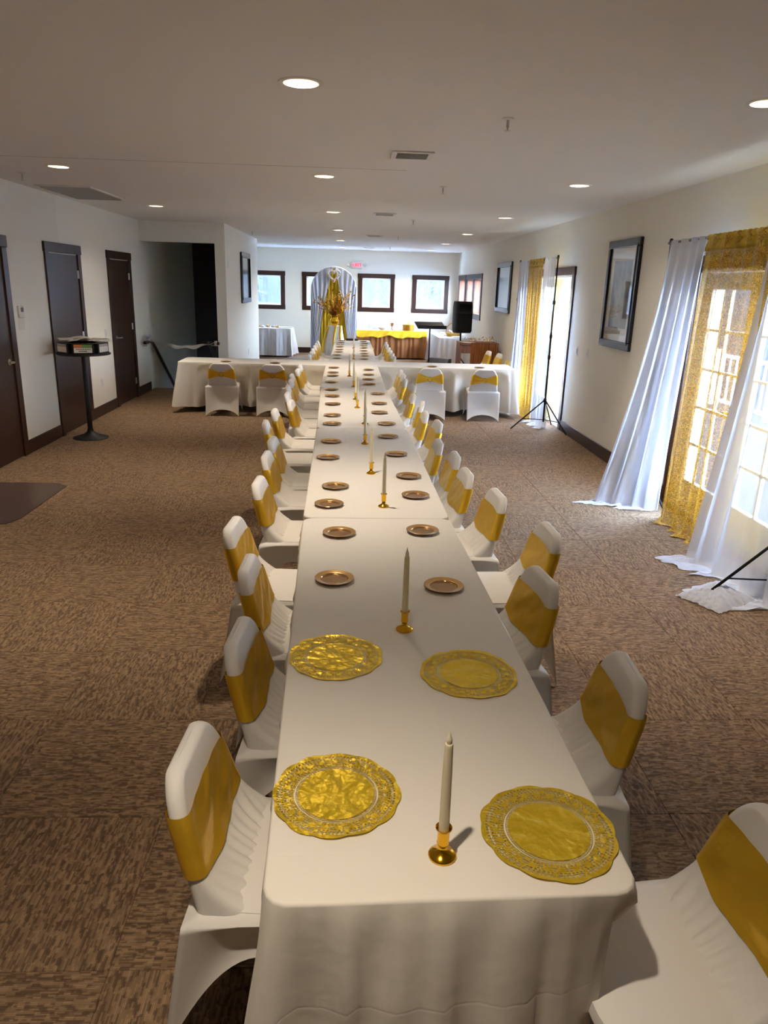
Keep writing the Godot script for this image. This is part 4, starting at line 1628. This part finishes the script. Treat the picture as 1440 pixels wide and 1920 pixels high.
# ---------------------------------------------------------------- far end of the room
func skirted(called: String, label: String, at: Vector3, hx: float, hz: float, m: Material, sd: float, flare: float, pleat: float) -> void:
	var cl := cloth_mesh(hx, hz, 0.71, sd, [], [], flare, pleat)
	for i in cl.uv.size():
		var p := cl.v[i]
		cl.uv[i] = Vector2(p.x + p.z, p.y) * 0.9
	solo(called, cl, m, label, "tablecloth", at)

func pot(called: String, label: String, cat: String, prof: Array, m: Material, at: Vector3, group := "") -> void:
	var b := MB.new()
	b.lathe(prof, 24)
	solo(called, b, m, label, cat, at, group)

func build_far_end() -> void:
	var top := TT + 0.002
	skirted("tablecloth", "shiny white satin cloth on the table under the end window", Vector3(-2.45, 0, -20.55), 0.88, 0.38, M.cloth_satin, 31.0, 0.09, 0.0)
	skirted("tablecloth", "rose gold sequin cloth on the gift table by the end wall", Vector3(1.10, 0, -20.75), 0.95, 0.38, M.sequin_rose, 35.0, 0.05, 0.022)
	skirted("tablecloth", "white sequin cloth on the table beside the loudspeaker", Vector3(2.5, 0, -19.2), 0.38, 1.1, M.sequin_white, 39.0, 0.05, 0.012)
	for t in [[Vector3(-2.45, 0, -20.55), 0.88, 0.38, "white satin"], [Vector3(1.10, 0, -20.75), 0.95, 0.38, "rose gold sequin"], [Vector3(2.5, 0, -19.2), 0.38, 1.1, "white sequin"]]:
		var o := thing("folding_table", "folding table under the %s cloth at the far end" % t[3], "table", t[0], 0.0, "folding banquet tables")
		var m := MB.new()
		m.span(Vector3(-t[1] + 0.02, TT - 0.05, -t[2] + 0.02), Vector3(t[1] - 0.02, TT - 0.008, t[2] - 0.02), 0.01)
		put("tabletop", m, M.grey, o)
		for sx in [-1.0, 1.0]:
			for sz in [-1.0, 1.0]:
				m = MB.new()
				m.tube([Vector3(sx * (t[1] - 0.15), 0, sz * (t[2] - 0.12)), Vector3(sx * (t[1] - 0.15), TT - 0.05, sz * (t[2] - 0.12))], 0.014, 8)
				put("leg", m, M.black_metal, o)
	# bright gold runner swagged along the front of the gold table
	var sw := MB.new()
	sw.grid(90, 16, func(u: float, v: float) -> Vector3:
		var x := lerpf(-0.96, 0.97, u)
		var drop := 0.13 + 0.05 * absf(sin(u * PI * 2.0 + 0.4)) + 0.02 * sin(u * 23.0)
		if v < 0.3:
			return Vector3(x, 0.004 + 0.003 * sin(u * 60.0), 0.24 + 0.14 * v / 0.3)
		var k := (v - 0.3) / 0.7
		return Vector3(x, 0.004 - drop * k, 0.385 + 0.06 * k + 0.015 * sin(u * 55.0 + k * 4.0) * k))
	solo("table_runner", sw, M.sequin_gold, "bright gold cloth swagged over the front of the gift table", "runner", Vector3(1.10, TT, -20.75))
	# things on the gold table
	var glass_prof := [Vector2(0, 0), Vector2(0.045, 0), Vector2(0.045, 0.004), Vector2(0.03, 0.008), Vector2(0.035, 0.06), Vector2(0.05, 0.19), Vector2(0.047, 0.19), Vector2(0.032, 0.06), Vector2(0.0, 0.012)]
	pot("glass_vase", "clear flared glass vase at the arch end of the gold table", "vase", glass_prof, M.clear, Vector3(0.5, top, -20.75))
	pot("glass_jar", "short clear glass jar beside the flared vase", "jar", [Vector2(0, 0), Vector2(0.05, 0), Vector2(0.055, 0.02), Vector2(0.055, 0.12), Vector2(0.04, 0.14), Vector2(0.037, 0.14), Vector2(0.05, 0.115), Vector2(0.05, 0.01), Vector2(0, 0.008)], M.clear, Vector3(0.66, top, -20.7))
	pot("bowl", "low white bowl on the gold table", "bowl", [Vector2(0, 0), Vector2(0.05, 0), Vector2(0.06, 0.01), Vector2(0.12, 0.07), Vector2(0.115, 0.07), Vector2(0.055, 0.018), Vector2(0, 0.014)], M.paper, Vector3(0.86, top, -20.62))
	pot("goblet", "small bronze goblet on the gold table", "goblet", [Vector2(0, 0), Vector2(0.04, 0), Vector2(0.04, 0.005), Vector2(0.01, 0.015), Vector2(0.01, 0.09), Vector2(0.04, 0.13), Vector2(0.045, 0.19), Vector2(0.04, 0.19), Vector2(0.03, 0.13), Vector2(0, 0.11)], M.plate, Vector3(1.13, top, -20.75))
	for q in [[1.28, "between goblet and gold box"], [1.88, "beside the gold box towards the corner"]]:
		pot("pillar_candle", "tall thin white candle " + q[1], "candle", [Vector2(0, 0), Vector2(0.03, 0), Vector2(0.03, 0.008), Vector2(0.013, 0.012), Vector2(0.012, 0.33), Vector2(0.002, 0.335), Vector2(0, 0.345)], M.wax, Vector3(q[0], top, -20.8), "tall candles on the gold table")
	var gb := thing("gift_drum", "round gold lidded gift box on the gold table", "box", Vector3(1.58, top, -20.68))
	var gm := MB.new()
	gm.lathe([Vector2(0, 0), Vector2(0.15, 0), Vector2(0.155, 0.02), Vector2(0.155, 0.13), Vector2(0.15, 0.135)], 32)
	put("drum", gm, M.gold_rough, gb)
	gm = MB.new()
	gm.lathe([Vector2(0.163, 0.125), Vector2(0.163, 0.16), Vector2(0.155, 0.168), Vector2(0.05, 0.172), Vector2(0, 0.172)], 32)
	put("lid", gm, M.gold_rough, gb)
	gm = MB.new()
	gm.lathe([Vector2(0.012, 0.17), Vector2(0.012, 0.19), Vector2(0.025, 0.205), Vector2(0.02, 0.225), Vector2(0, 0.232)], 16)
	put("knob", gm, M.gold, gb)
	pot("glass_cylinder", "clear straight glass cylinder at the corner end of the gold table", "vase", [Vector2(0, 0), Vector2(0.055, 0), Vector2(0.055, 0.24), Vector2(0.051, 0.24), Vector2(0.051, 0.01), Vector2(0, 0.01)], M.clear, Vector3(2.02, top, -20.72))
	# white sequin table: wire basket with handle, papers, small favours
	var bk := thing("gift_basket", "gold wire basket with arched handle on the white sequin table", "basket", Vector3(2.55, top, -18.65))
	var bm := MB.new()
	bm.lathe([Vector2(0, 0), Vector2(0.16, 0), Vector2(0.2, 0.09), Vector2(0.195, 0.092), Vector2(0.155, 0.008), Vector2(0, 0.008)], 28)
	put("bowl", bm, M.gold_rough, bk)
	var hp := []
	for k in 15:
		var an := PI * k / 14.0
		hp.append(Vector3(cos(an) * 0.19, 0.08 + sin(an) * 0.25, 0))
	bm = MB.new()
	bm.tube(hp, 0.009, 8)
	put("handle", bm, M.gold_rough, bk)
	bm = MB.new()
	for k in 9:
		var an := k * 0.7
		bm.t = Transform3D(Basis(Vector3(0.3, 1, 0.2).normalized(), an), Vector3(cos(an) * 0.09, 0.1 + 0.01 * (k % 3), sin(an) * 0.09))
		bm.bx(Vector3.ZERO, Vector3(0.08, 0.05, 0.06), 0.01)
	put("favours", bm, M.paper, bk)
	for k in 5:
		var fm := MB.new()
		fm.lathe([Vector2(0, 0), Vector2(0.045, 0), Vector2(0.07, 0.012), Vector2(0.068, 0.014), Vector2(0.04, 0.004), Vector2(0, 0.004)], 20)
		solo("favour_dish", fm, M.plate_rim, "small bronze dish on the white sequin table, %s from the basket" % ORD[k], "dish", Vector3(2.4 + 0.12 * (k % 2), top, -18.95 - k * 0.28), "dishes on the white sequin table")
	var pp := MB.new()
	pp.bx(Vector3(0, 0.012, 0), Vector3(0.28, 0.024, 0.2), 0.002)
	solo("paper_stack", pp, M.paper, "stack of white paper napkins on the white sequin table", "paper", Vector3(2.62, top, -18.26), "", 0.2)
	# satin table: gold pebbled favours and tray
	for k in 7:
		var fm := MB.new()
		fm.lathe([Vector2(0, 0), Vector2(0.05, 0), Vector2(0.062, 0.02), Vector2(0.04, 0.05), Vector2(0.015, 0.065), Vector2(0, 0.066)], 18)
		solo("favour_bag", fm, M.plate_rim if k % 2 == 0 else M.paper, "small %s favour pouch on the satin table, %s from the stair wall" % ["bronze" if k % 2 == 0 else "white", ORD[k]], "pouch", Vector3(-2.75 + k * 0.13, top, -20.4 - 0.08 * (k % 3)), "favour pouches on the satin table")
	pp = MB.new()
	pp.bx(Vector3(0, 0.01, 0), Vector3(0.4, 0.02, 0.26), 0.004)
	solo("tray", pp, M.white, "white serving tray at the arch end of the satin table", "tray", Vector3(-1.78, top, -20.5))
	# brown box at the far end of the long table
	pp = MB.new()
	pp.bx(Vector3(0, 0.02, 0), Vector3(0.26, 0.04, 0.14), 0.006)
	solo("tray", pp, M.wood_flat, "flat brown tray at the arch end of the long table", "tray", Vector3(0.03, top, -16.38))
	build_arch()
	build_bouquet()
	build_speaker()
	build_music_stand()
	build_desk()

func build_arch() -> void:
	var az := -20.2
	var cx := -0.46
	var hw := 0.59
	var o := thing("wedding_arch", "rounded arch hung with white voile and a gold centre panel", "arch", Vector3(cx, 0, az))
	var path := []
	for k in 9:
		path.append(Vector3(-hw, k * 0.2, 0))
	for k in 17:
		var an := PI - PI * k / 16.0
		path.append(Vector3(cos(an) * hw, 1.75 + sin(an) * hw, 0))
	for k in 9:
		path.append(Vector3(hw, 1.6 - k * 0.2, 0))
	var m := MB.new()
	m.tube(path, 0.018, 8)
	put("frame", m, M.white, o)
	# gold panel
	m = MB.new()
	m.grid(60, 30, func(u: float, v: float) -> Vector3:
		var x := lerpf(-0.42, 0.42, u)
		var yt := 1.75 + sqrt(maxf(0.0, hw * hw - x * x)) - 0.03
		return Vector3(x, lerpf(yt, 0.02, v), -0.03 + 0.018 * sin(u * 60.0 + sin(v * 3.0))))
	put("gold_panel", m, M.sequin_gold, o)
	# white side drapes gathered at the crown, opening to the sides
	for s in [-1.0, 1.0]:
		m = MB.new()
		m.grid(60, 40, func(u: float, v: float) -> Vector3:
			var an := lerpf(PI * 0.5, 0.0, minf(u * 1.25, 1.0))
			var outer := Vector3(cos(an) * hw, 1.75 + sin(an) * hw, 0)
			if u > 0.8:
				outer = Vector3(hw, 1.75 - (u - 0.8) * 0.5, 0)
			var inner_x := lerpf(0.04, 0.42, pow(v, 0.6))
			var xb := lerpf(inner_x, hw + 0.02, u)
			var x := lerpf(outer.x, xb, ss(0.0, 0.5, v)) if u > 0.02 else inner_x
			if u <= 0.8:
				x = lerpf(maxf(outer.x, inner_x * 0.6), xb, ss(0.0, 0.55, v))
			var y := lerpf(outer.y, 0.015, v)
			return Vector3(s * x, y, 0.035 + 0.022 * sin(u * 44.0 + 2.0 * sin(v * 2.0)) + 0.05 * sin(v * PI) * (1.0 - u)))
		put("drape", m, M.sheer, o)
	for s in [-1.0, 1.0]:
		m = MB.new()
		m.grid(40, 30, func(u: float, v: float) -> Vector3:
			var x := lerpf(0.45, hw, u)
			var yt := 1.75 + sqrt(maxf(0.0, hw * hw - x * x)) - 0.02
			return Vector3(s * x, lerpf(yt, 0.015, v), -0.012 + 0.014 * sin(u * 50.0)))
		put("backing_drape", m, M.cloth, o)
	# heart wreath
	m = MB.new()
	for k in 44:
		var a := TAU * k / 44.0
		var hx := 0.0095 * 16.0 * pow(sin(a), 3.0)
		var hy := 0.0095 * (13.0 * cos(a) - 5.0 * cos(2.0 * a) - 2.0 * cos(3.0 * a) - cos(4.0 * a))
		m.t = Transform3D(Basis(Vector3(rng.randf(), rng.randf(), rng.randf()).normalized(), rng.randf() * 3.0), Vector3(hx, 2.14 + hy, 0.11))
		m.lathe([Vector2(0, -0.022), Vector2(0.026, -0.012), Vector2(0.034, 0.004), Vector2(0.024, 0.016), Vector2(0.0, 0.012)], 7, 3.0)
	put("heart_wreath", m, M.paper, o)
	m = MB.new()
	m.t = Transform3D(Basis(Vector3.RIGHT, PI / 2), Vector3(0, 2.0, 0.13))
	m.lathe([Vector2(0, -0.02), Vector2(0.03, -0.01), Vector2(0.036, 0.01), Vector2(0.015, 0.026), Vector2(0, 0.02)], 10)
	put("rose", m, mat(Color8(232, 186, 180), 0.7), o)

func build_bouquet() -> void:
	var at := Vector3(-0.42, 0, -19.3)
	# pedestal with white cloth and gold swags
	var pd := thing("pedestal_table", "white draped pedestal with gold swags in front of the arch", "pedestal", at)
	var m := MB.new()
	m.grid(72, 20, func(u: float, v: float) -> Vector3:
		var a := u * TAU
		var r := lerpf(0.19, 0.34, v) * (1.0 + 0.05 * sin(a * 11.0) * v)
		return Vector3(cos(a) * r, lerpf(0.9, 0.02, v), sin(a) * r), true)
	m.lathe([Vector2(0.0, 0.902), Vector2(0.18, 0.902), Vector2(0.19, 0.9)], 32)
	put("cloth", m, M.cloth_satin, pd)
	for s in [-2.3, -1.35, -0.75]:
		m = MB.new()
		var path := []
		for k in 16:
			var v := k / 15.0
			var a: float = -s + 0.25 * sin(v * 3.0)
			var r := lerpf(0.2, 0.36, v) + 0.02
			path.append(Vector3(cos(a) * r, lerpf(0.91, 0.1, v), sin(a) * r))
		m.tube(path, 0.028, 8)
		put("gold_swag", m, M.sequin_gold, pd)
	var o := thing("gold_bouquet", "gold vase with a spray of metallic leaves and twigs", "bouquet", at + Vector3(0, 0.903, 0))
	m = MB.new()
	m.lathe([Vector2(0, 0), Vector2(0.07, 0), Vector2(0.12, 0.05), Vector2(0.13, 0.11), Vector2(0.09, 0.17), Vector2(0.08, 0.2), Vector2(0.1, 0.22), Vector2(0.095, 0.22), Vector2(0.07, 0.19), Vector2(0, 0.15)], 28)
	put("vase", m, M.gold, o)
	for k in 46:
		var an := rng.randf() * TAU
		var sp := rng.randf_range(0.05, 0.95)
		var d := Vector3(cos(an) * sp, 1.0 - sp * 0.35, sin(an) * sp * 0.6).normalized()
		var len := rng.randf_range(0.4, 0.8)
		var b := MB.new()
		var p0 := Vector3(0, 0.18, 0)
		var p1 := p0 + d * len * 0.5
		var p2 := p0 + d * len + Vector3(d.x * 0.12, -0.06 * sp, 0)
		b.tube([p0, p1, p2], [0.004, 0.003, 0.0015], 4)
		for q in 14:
			var t := 0.15 + q * 0.06
			var base := p0.lerp(p1, t * 2.0) if t < 0.5 else p1.lerp(p2, t * 2.0 - 1.0)
			var side := Vector3(rng.randf_range(-1, 1), rng.randf_range(-0.2, 1.0), rng.randf_range(-1, 1)).normalized()
			var wv := side.cross(d).normalized() * 0.022
			var tip := base + side * rng.randf_range(0.07, 0.13)
			b.tri(base, base.lerp(tip, 0.5) + wv, tip)
			b.tri(base, tip, base.lerp(tip, 0.5) - wv)
		put("leaf_spray", b, M.gold if k % 3 == 0 else M.gold_rough, o)

func build_speaker() -> void:
	var at := Vector3(2.33, 0, -15.9)
	var o := thing("speaker_stand", "black tripod pole carrying the loudspeaker", "stand", at)
	var m := MB.new()
	m.tube([Vector3(0, 0.1, 0), Vector3(0, 1.02, 0)], 0.018, 12)
	put("pole", m, M.black_metal, o)
	for k in 3:
		var an := k * TAU / 3.0 + 0.4
		m = MB.new()
		m.tube([Vector3(0, 0.5, 0), Vector3(cos(an) * 0.38, 0.012, sin(an) * 0.38)], 0.012, 8)
		put("leg", m, M.black_metal, o)
	var s := thing("loudspeaker", "large black moulded loudspeaker on a tripod pole", "loudspeaker", at + Vector3(0, 1.0, 0), 0.35)
	m = MB.new()
	m.grid(40, 12, func(u: float, v: float) -> Vector3:
		var a := u * TAU
		var e := 0.32
		var y := lerpf(0.0, 0.64, v)
		var k := 1.0 - 0.1 * pow(absf(v * 2.0 - 1.0), 5.0)
		var x := signf(cos(a)) * pow(absf(cos(a)), e) * 0.195 * k
		var z := signf(sin(a)) * pow(absf(sin(a)), e) * 0.165 * k
		if z < 0.0:
			x *= 0.8
		return Vector3(x, y, z), true, true)
	m.grid(40, 1, func(u: float, v: float) -> Vector3:
		var a := u * TAU
		var e := 0.32
		var x := signf(cos(a)) * pow(absf(cos(a)), e) * 0.1755
		var z := signf(sin(a)) * pow(absf(sin(a)), e) * 0.1485
		if z < 0.0:
			x *= 0.8
		return Vector3(x * (1.0 - v), 0.64, z * (1.0 - v)), true, true)
	put("cabinet", m, M.black, s)
	m = MB.new()
	m.span(Vector3(-0.165, 0.03, 0.158), Vector3(0.165, 0.40, 0.172), 0.012)
	put("woofer_grille", m, M.black_metal, s)
	m = MB.new()
	m.span(Vector3(-0.15, 0.44, 0.155), Vector3(0.15, 0.60, 0.168), 0.012)
	put("horn", m, M.black_gloss, s)
	# monitor on the floor behind
	var mo := thing("floor_monitor", "black wedge floor monitor under the white sequin table edge", "loudspeaker", Vector3(2.02, 0, -17.2), -0.5)
	m = MB.new()
	m.t = Transform3D(Basis(Vector3.FORWARD, PI / 2), Vector3.ZERO)
	m.t = Transform3D(Basis(Vector3(0, 0, 1), Vector3(1, 0, 0), Vector3(0, 1, 0)), Vector3.ZERO)
	m.t = Transform3D.IDENTITY
	var sec := PackedVector2Array([Vector2(-0.2, 0.0), Vector2(0.2, 0.0), Vector2(0.2, 0.1), Vector2(-0.05, 0.33), Vector2(-0.2, 0.33)])
	m.t = Transform3D(Basis(Vector3(0, 0, 1), Vector3(1, 0, 0), Vector3(0, 1, 0)), Vector3.ZERO)
	m.prism(sec, -0.26, 0.26)
	put("cabinet", m, M.black, mo)

func build_music_stand() -> void:
	var o := thing("music_stand", "black music stand with tilted desk beyond the crossing table", "stand", Vector3(1.42, 0, -13.5), 0.15)
	var m := MB.new()
	m.tube([Vector3(0, 0.03, 0), Vector3(0, 1.22, 0)], 0.012, 10)
	put("pole", m, M.black_metal, o)
	for k in 3:
		var an := k * TAU / 3.0 + 0.3
		m = MB.new()
		m.tube([Vector3(0, 0.22, 0), Vector3(cos(an) * 0.12, 0.1, sin(an) * 0.12), Vector3(cos(an) * 0.28, 0.012, sin(an) * 0.28)], 0.009, 8)
		put("leg", m, M.black_metal, o)
	m = MB.new()
	m.t = Transform3D(Basis(Vector3.RIGHT, -1.25), Vector3(0, 1.25, 0))
	m.bx(Vector3.ZERO, Vector3(0.52, 0.33, 0.008), 0.003)
	m.bx(Vector3(0, -0.165, 0.03), Vector3(0.52, 0.006, 0.06), 0.002)
	put("desk", m, M.black, o)

func build_desk() -> void:
	var o := thing("wooden_desk", "brown wooden desk with gold tinsel skirt near the loudspeaker", "desk", Vector3(2.55, 0, -15.1))
	var m := MB.new()
	m.span(Vector3(-0.38, 0.84, -0.26), Vector3(0.4, 0.87, 0.26), 0.006)
	put("top", m, M.wood_red, o)
	for s in [-0.36, 0.36]:
		m = MB.new()
		m.span(Vector3(s - 0.018, 0, -0.24), Vector3(s + 0.018, 0.84, 0.24), 0.004)
		put("side_panel", m, M.wood_red, o)
	m = MB.new()
	m.span(Vector3(-0.34, 0.66, 0.2), Vector3(-0.1, 0.83, 0.235), 0.004)
	put("drawer", m, M.wood_red, o)
	m = MB.new()
	m.grid(80, 14, func(u: float, v: float) -> Vector3:
		return Vector3(lerpf(-0.16, 0.4, u), lerpf(0.875, 0.05, v), 0.268 + 0.014 * sin(u * 75.0 + v)))
	put("tinsel_skirt", m, M.sequin_rose, o)
	m = MB.new()
	for k in 70:
		var p := Vector3(rng.randf_range(-0.3, 0.4), 0.875 + rng.randf_range(0, 0.07), rng.randf_range(-0.1, 0.25))
		var d := Vector3(rng.randf_range(-1, 1), rng.randf_range(0.0, 1), rng.randf_range(-1, 1)).normalized() * 0.07
		var s := d.cross(Vector3.UP).normalized() * 0.012
		m.tri(p, p + d * 0.5 + s, p + d)
		m.tri(p, p + d, p + d * 0.5 - s)
	var gl := solo("leaf_garland", m, M.gold_rough, "loose gold leaf garland lying on the wooden desk", "garland", Vector3(2.55, 0, -15.1))
	m = MB.new()
	m.bx(Vector3.ZERO, Vector3(0.22, 0.003, 0.3))
	solo("paper_sheet", m, M.paper, "white paper sheet lying on the wooden desk edge", "paper", Vector3(2.32, 0.8725, -15.0), "", 0.3)


# ---------------------------------------------------------------- things on the walls and by the doors
func framed(called: String, label: String, at: Vector3, turn: float, w: float, h: float, art: Material, fw: float, mir: bool) -> void:
	# local: x across, y up, +z off the wall
	var o := thing(called, label, "picture", at, turn)
	var hw := w * 0.5
	var hh := h * 0.5
	var m := MB.new()
	for e in [[-hw, hh - fw, hw, hh], [-hw, -hh, hw, -hh + fw], [-hw, -hh + fw, -hw + fw, hh - fw], [hw - fw, -hh + fw, hw, hh - fw]]:
		m.span(Vector3(e[0], e[1], 0.0), Vector3(e[2], e[3], 0.036), 0.006)
	for e in [[-hw + fw * 0.7, hh - fw, hw - fw * 0.7, hh - fw * 0.7], [-hw + fw * 0.7, -hh + fw * 0.7, hw - fw * 0.7, -hh + fw], [-hw + fw * 0.7, -hh + fw, -hw + fw, hh - fw], [hw - fw, -hh + fw, hw - fw * 0.7, hh - fw]]:
		m.span(Vector3(e[0], e[1], 0.03), Vector3(e[2], e[3], 0.042), 0.003)
	put("frame", m, M.black_gloss, o)
	m = MB.new()
	m.span(Vector3(-hw + fw * 0.9, -hh + fw * 0.9, 0.004), Vector3(hw - fw * 0.9, hh - fw * 0.9, 0.012))
	put("mount", m, M.cream if not mir else art, o)
	if not mir:
		var pw := hw - fw - 0.12
		var ph := hh - fw - 0.14
		m = MB.new()
		m.quad(Vector3(-pw, ph, 0.0135), Vector3(pw, ph, 0.0135), Vector3(pw, -ph, 0.0135), Vector3(-pw, -ph, 0.0135))
		put("print", m, art, o)
		m = MB.new()
		m.span(Vector3(-hw + fw, -hh + fw, 0.02), Vector3(hw - fw, hh - fw, 0.022))
		put("glass", m, M.glass, o)

func build_wall_things() -> void:
	# a soft misty abstract print
	var nn := FastNoiseLite.new()
	nn.seed = 91
	nn.frequency = 0.02
	nn.fractal_octaves = 4
	var art := mat(Color.WHITE, 0.7)
	art.albedo_texture = img_tex(160, 240, func(x: int, y: int) -> Color:
		var k := nn.get_noise_2d(x, y * 0.7) * 0.5 + 0.5
		var j := nn.get_noise_2d(x * 1.7 + 300.0, y * 1.4) * 0.5 + 0.5
		var c := Color8(92, 98, 110).lerp(Color8(172, 172, 168), k)
		return c.lerp(Color8(122, 96, 84), 0.35 * ss(0.5, 0.8, j)))
	framed("framed_print", "tall framed misty print beside the near white curtain", Vector3(XR, 1.88, -8.445), -PI / 2, 0.98, 1.17, art, 0.085, false)
	var mirror := mat(Color8(120, 126, 128), 0.12, 0.3)
	framed("framed_print", "dark framed glazed picture between far curtain and side windows", Vector3(XR, 1.935, -15.06), -PI / 2, 1.42, 0.95, mirror, 0.09, true)
	framed("framed_print", "dark framed glazed picture on the stair side wall", Vector3(XS, 1.975, -15.65), PI / 2, 1.28, 0.95, mirror, 0.09, true)
	# switches and outlets
	var plate := MB.new()
	plate.bx(Vector3(0, 0, 0.004), Vector3(0.075, 0.118, 0.008), 0.003)
	var pl := plate.mesh()
	var tog := MB.new()
	tog.bx(Vector3(0, 0, 0.011), Vector3(0.03, 0.06, 0.008), 0.003)
	var tg := tog.mesh()
	var rec := MB.new()
	rec.bx(Vector3(0, 0.022, 0.009), Vector3(0.03, 0.03, 0.004), 0.003)
	rec.bx(Vector3(0, -0.022, 0.009), Vector3(0.03, 0.03, 0.004), 0.003)
	var rc := rec.mesh()
	var sw := [[Vector3(XR, 1.146, -9.864), -PI / 2, "white double switch beside the far french doors", "switch", tg], [Vector3(XR, 1.151, -9.403), -PI / 2, "grey wall switch between switch and framed print", "switch", tg], [Vector3(XR, 0.467, -8.54), -PI / 2, "white wall outlet below the framed print", "outlet", rc], [Vector3(XL, 1.13, -11.16), PI / 2, "white wall switch beside the door near the stairs", "switch", tg], [Vector3(XL, 0.46, -10.83), PI / 2, "white wall outlet between two dark doors", "outlet", rc], [Vector3(XS, 2.19, -13.53), PI / 2, "small grey wall box high on stair side wall", "switch", tg], [Vector3(XS, 0.5, -15.9), PI / 2, "wall outlet low on the stair side wall", "outlet", rc]]
	for s in sw:
		var o := thing("wall_" + s[3] if s[3] != "switch" else "light_switch", s[2], s[3], s[0], s[1])
		put("plate", pl, M.white, o)
		put("face", s[4], M.white, o)
	# thermostat and notice
	var th := thing("thermostat", "white wall thermostat beside the nearest dark door", "thermostat", Vector3(XL, 1.527, -8.35), PI / 2)
	var m := MB.new()
	m.bx(Vector3(0, 0, 0.016), Vector3(0.105, 0.13, 0.032), 0.008)
	put("body", m, M.white, th)
	m = MB.new()
	m.bx(Vector3(0, 0.02, 0.0325), Vector3(0.07, 0.045, 0.002))
	put("display", m, M.grey, th)
	m = MB.new()
	m.bx(Vector3(0, 0, 0.001), Vector3(0.15, 0.11, 0.002))
	solo("paper_notice", m, M.paper, "small paper notice taped under the thermostat", "notice", Vector3(XL, 1.39, -8.37), "", PI / 2)
	# exit sign over the arch
	var ex := thing("exit_sign", "white exit sign with red letters and twin lamps above the arch", "sign", Vector3(0.14, 2.44, ZB))
	m = MB.new()
	m.bx(Vector3(0, 0, 0.03), Vector3(0.31, 0.2, 0.06), 0.008)
	put("housing", m, M.white, ex)
	var tm := TextMesh.new()
	tm.text = "EXIT"
	tm.font_size = 48
	tm.pixel_size = 0.0026
	tm.depth = 0.006
	var sf := SystemFont.new()
	sf.font_names = PackedStringArray(["Droid Sans"])
	sf.font_weight = 700
	tm.font = sf
	put("lettering", tm, M.exit, ex, Vector3(0, 0, 0.062))
	for s in [-1.0, 1.0]:
		m = MB.new()
		m.t = Transform3D(Basis(Vector3.RIGHT, 1.1), Vector3(s * 0.24, 0.0, 0.04))
		m.lathe([Vector2(0, -0.04), Vector2(0.03, -0.035), Vector2(0.05, 0.03), Vector2(0.045, 0.035), Vector2(0, 0.03)], 18)
		m.t = Transform3D.IDENTITY
		m.bx(Vector3(s * 0.175, 0, 0.03), Vector3(0.05, 0.03, 0.03), 0.004)
		put("lamp_head", m, M.white, ex)
	# round brochure stand
	var bs := thing("brochure_stand", "black pedestal brochure stand with round tray in front of the middle door", "stand", Vector3(-3.20, 0, -9.12))
	m = MB.new()
	m.lathe([Vector2(0, 0), Vector2(0.205, 0), Vector2(0.21, 0.008), Vector2(0.19, 0.016), Vector2(0.08, 0.05), Vector2(0.04, 0.085), Vector2(0.032, 0.12)], 40)
	put("base", m, M.black, bs)
	m = MB.new()
	m.tube([Vector3(0, 0.1, 0), Vector3(0, 1.02, 0)], 0.03, 16)
	put("column", m, M.black, bs)
	m = MB.new()
	m.lathe([Vector2(0, 1.015), Vector2(0.3, 1.015), Vector2(0.31, 1.02), Vector2(0.31, 1.035), Vector2(0.3, 1.04), Vector2(0, 1.04)], 48)
	put("tray", m, M.black, bs)
	var card := mat(Color.WHITE, 0.6)
	card.albedo_texture = img_tex(96, 64, func(x: int, y: int) -> Color:
		if y < 26:
			return Color8(222, 128, 66) if x < 44 else Color8(112, 160, 84)
		var line := (y > 32 and y < 40 and (x / 3) % 3 != 0 and x > 8 and x < 88) or (y > 46 and y < 56 and (x / 3) % 3 != 1 and x > 24 and x < 70)
		return Color8(70, 62, 60) if line else Color8(236, 230, 220))
	var card2 := mat(Color.WHITE, 0.6)
	card2.albedo_texture = img_tex(96, 64, func(x: int, y: int) -> Color:
		if y < 22:
			return Color8(150, 142, 140) if (x / 7 + y / 6) % 3 != 0 else Color8(196, 190, 186)
		return Color8(222, 214, 206))
	for k in 6:
		var an := k * TAU / 6.0 + 0.33
		var n := Vector3(sin(an), 0, cos(an))
		var box := MB.new()
		box.t = Transform3D(Basis(Vector3.UP, an), Vector3(0, 1.04, 0) + n * 0.235)
		box.span(Vector3(-0.12, 0, -0.06), Vector3(0.12, 0.12, 0.03), 0.004)
		var bb := put("brochure_box", box, M.black_gloss, bs)
		var cd := MB.new()
		cd.t = Transform3D(Basis(Vector3.UP, an), Vector3(0, 1.04, 0) + n * 0.235)
		cd.quad(Vector3(-0.1, 0.11, 0.0315), Vector3(0.1, 0.11, 0.0315), Vector3(0.1, 0.015, 0.0315), Vector3(-0.1, 0.015, 0.0315))
		put("card", cd, card if k % 2 == 0 else card2, bb)
	for k in 5:
		m = MB.new()
		m.grid(8, 6, func(u: float, v: float) -> Vector3:
			return Vector3((u - 0.5) * 0.22, 0.012 + 0.02 * sin(u * PI) + 0.008 * float(k % 3) + 0.02 * v * float(k % 2), (v - 0.5) * 0.16))
		solo("brochure", m, M.paper, "loose paper brochure on top of the round stand, %s of the scattered pile" % ORD[k], "brochure", Vector3(-3.20 + 0.2 * cos(k * 1.4), 1.162, -9.12 + 0.2 * sin(k * 1.4)), "loose brochures on the stand", k * 1.1)
	# vinyl floor mat
	m = MB.new()
	var poly := PackedVector2Array()
	for k in 24:
		var pd := rr_point(k / 24.0, 0.42, 0.625, 0.05)
		poly.append(pd[0])
	m.prism(poly, 0.0, 0.005)
	solo("floor_mat", m, M.mat_vinyl, "smooth brown vinyl floor mat lying on the carpet near the door", "mat", Vector3(-3.09, 0.0005, -6.31))
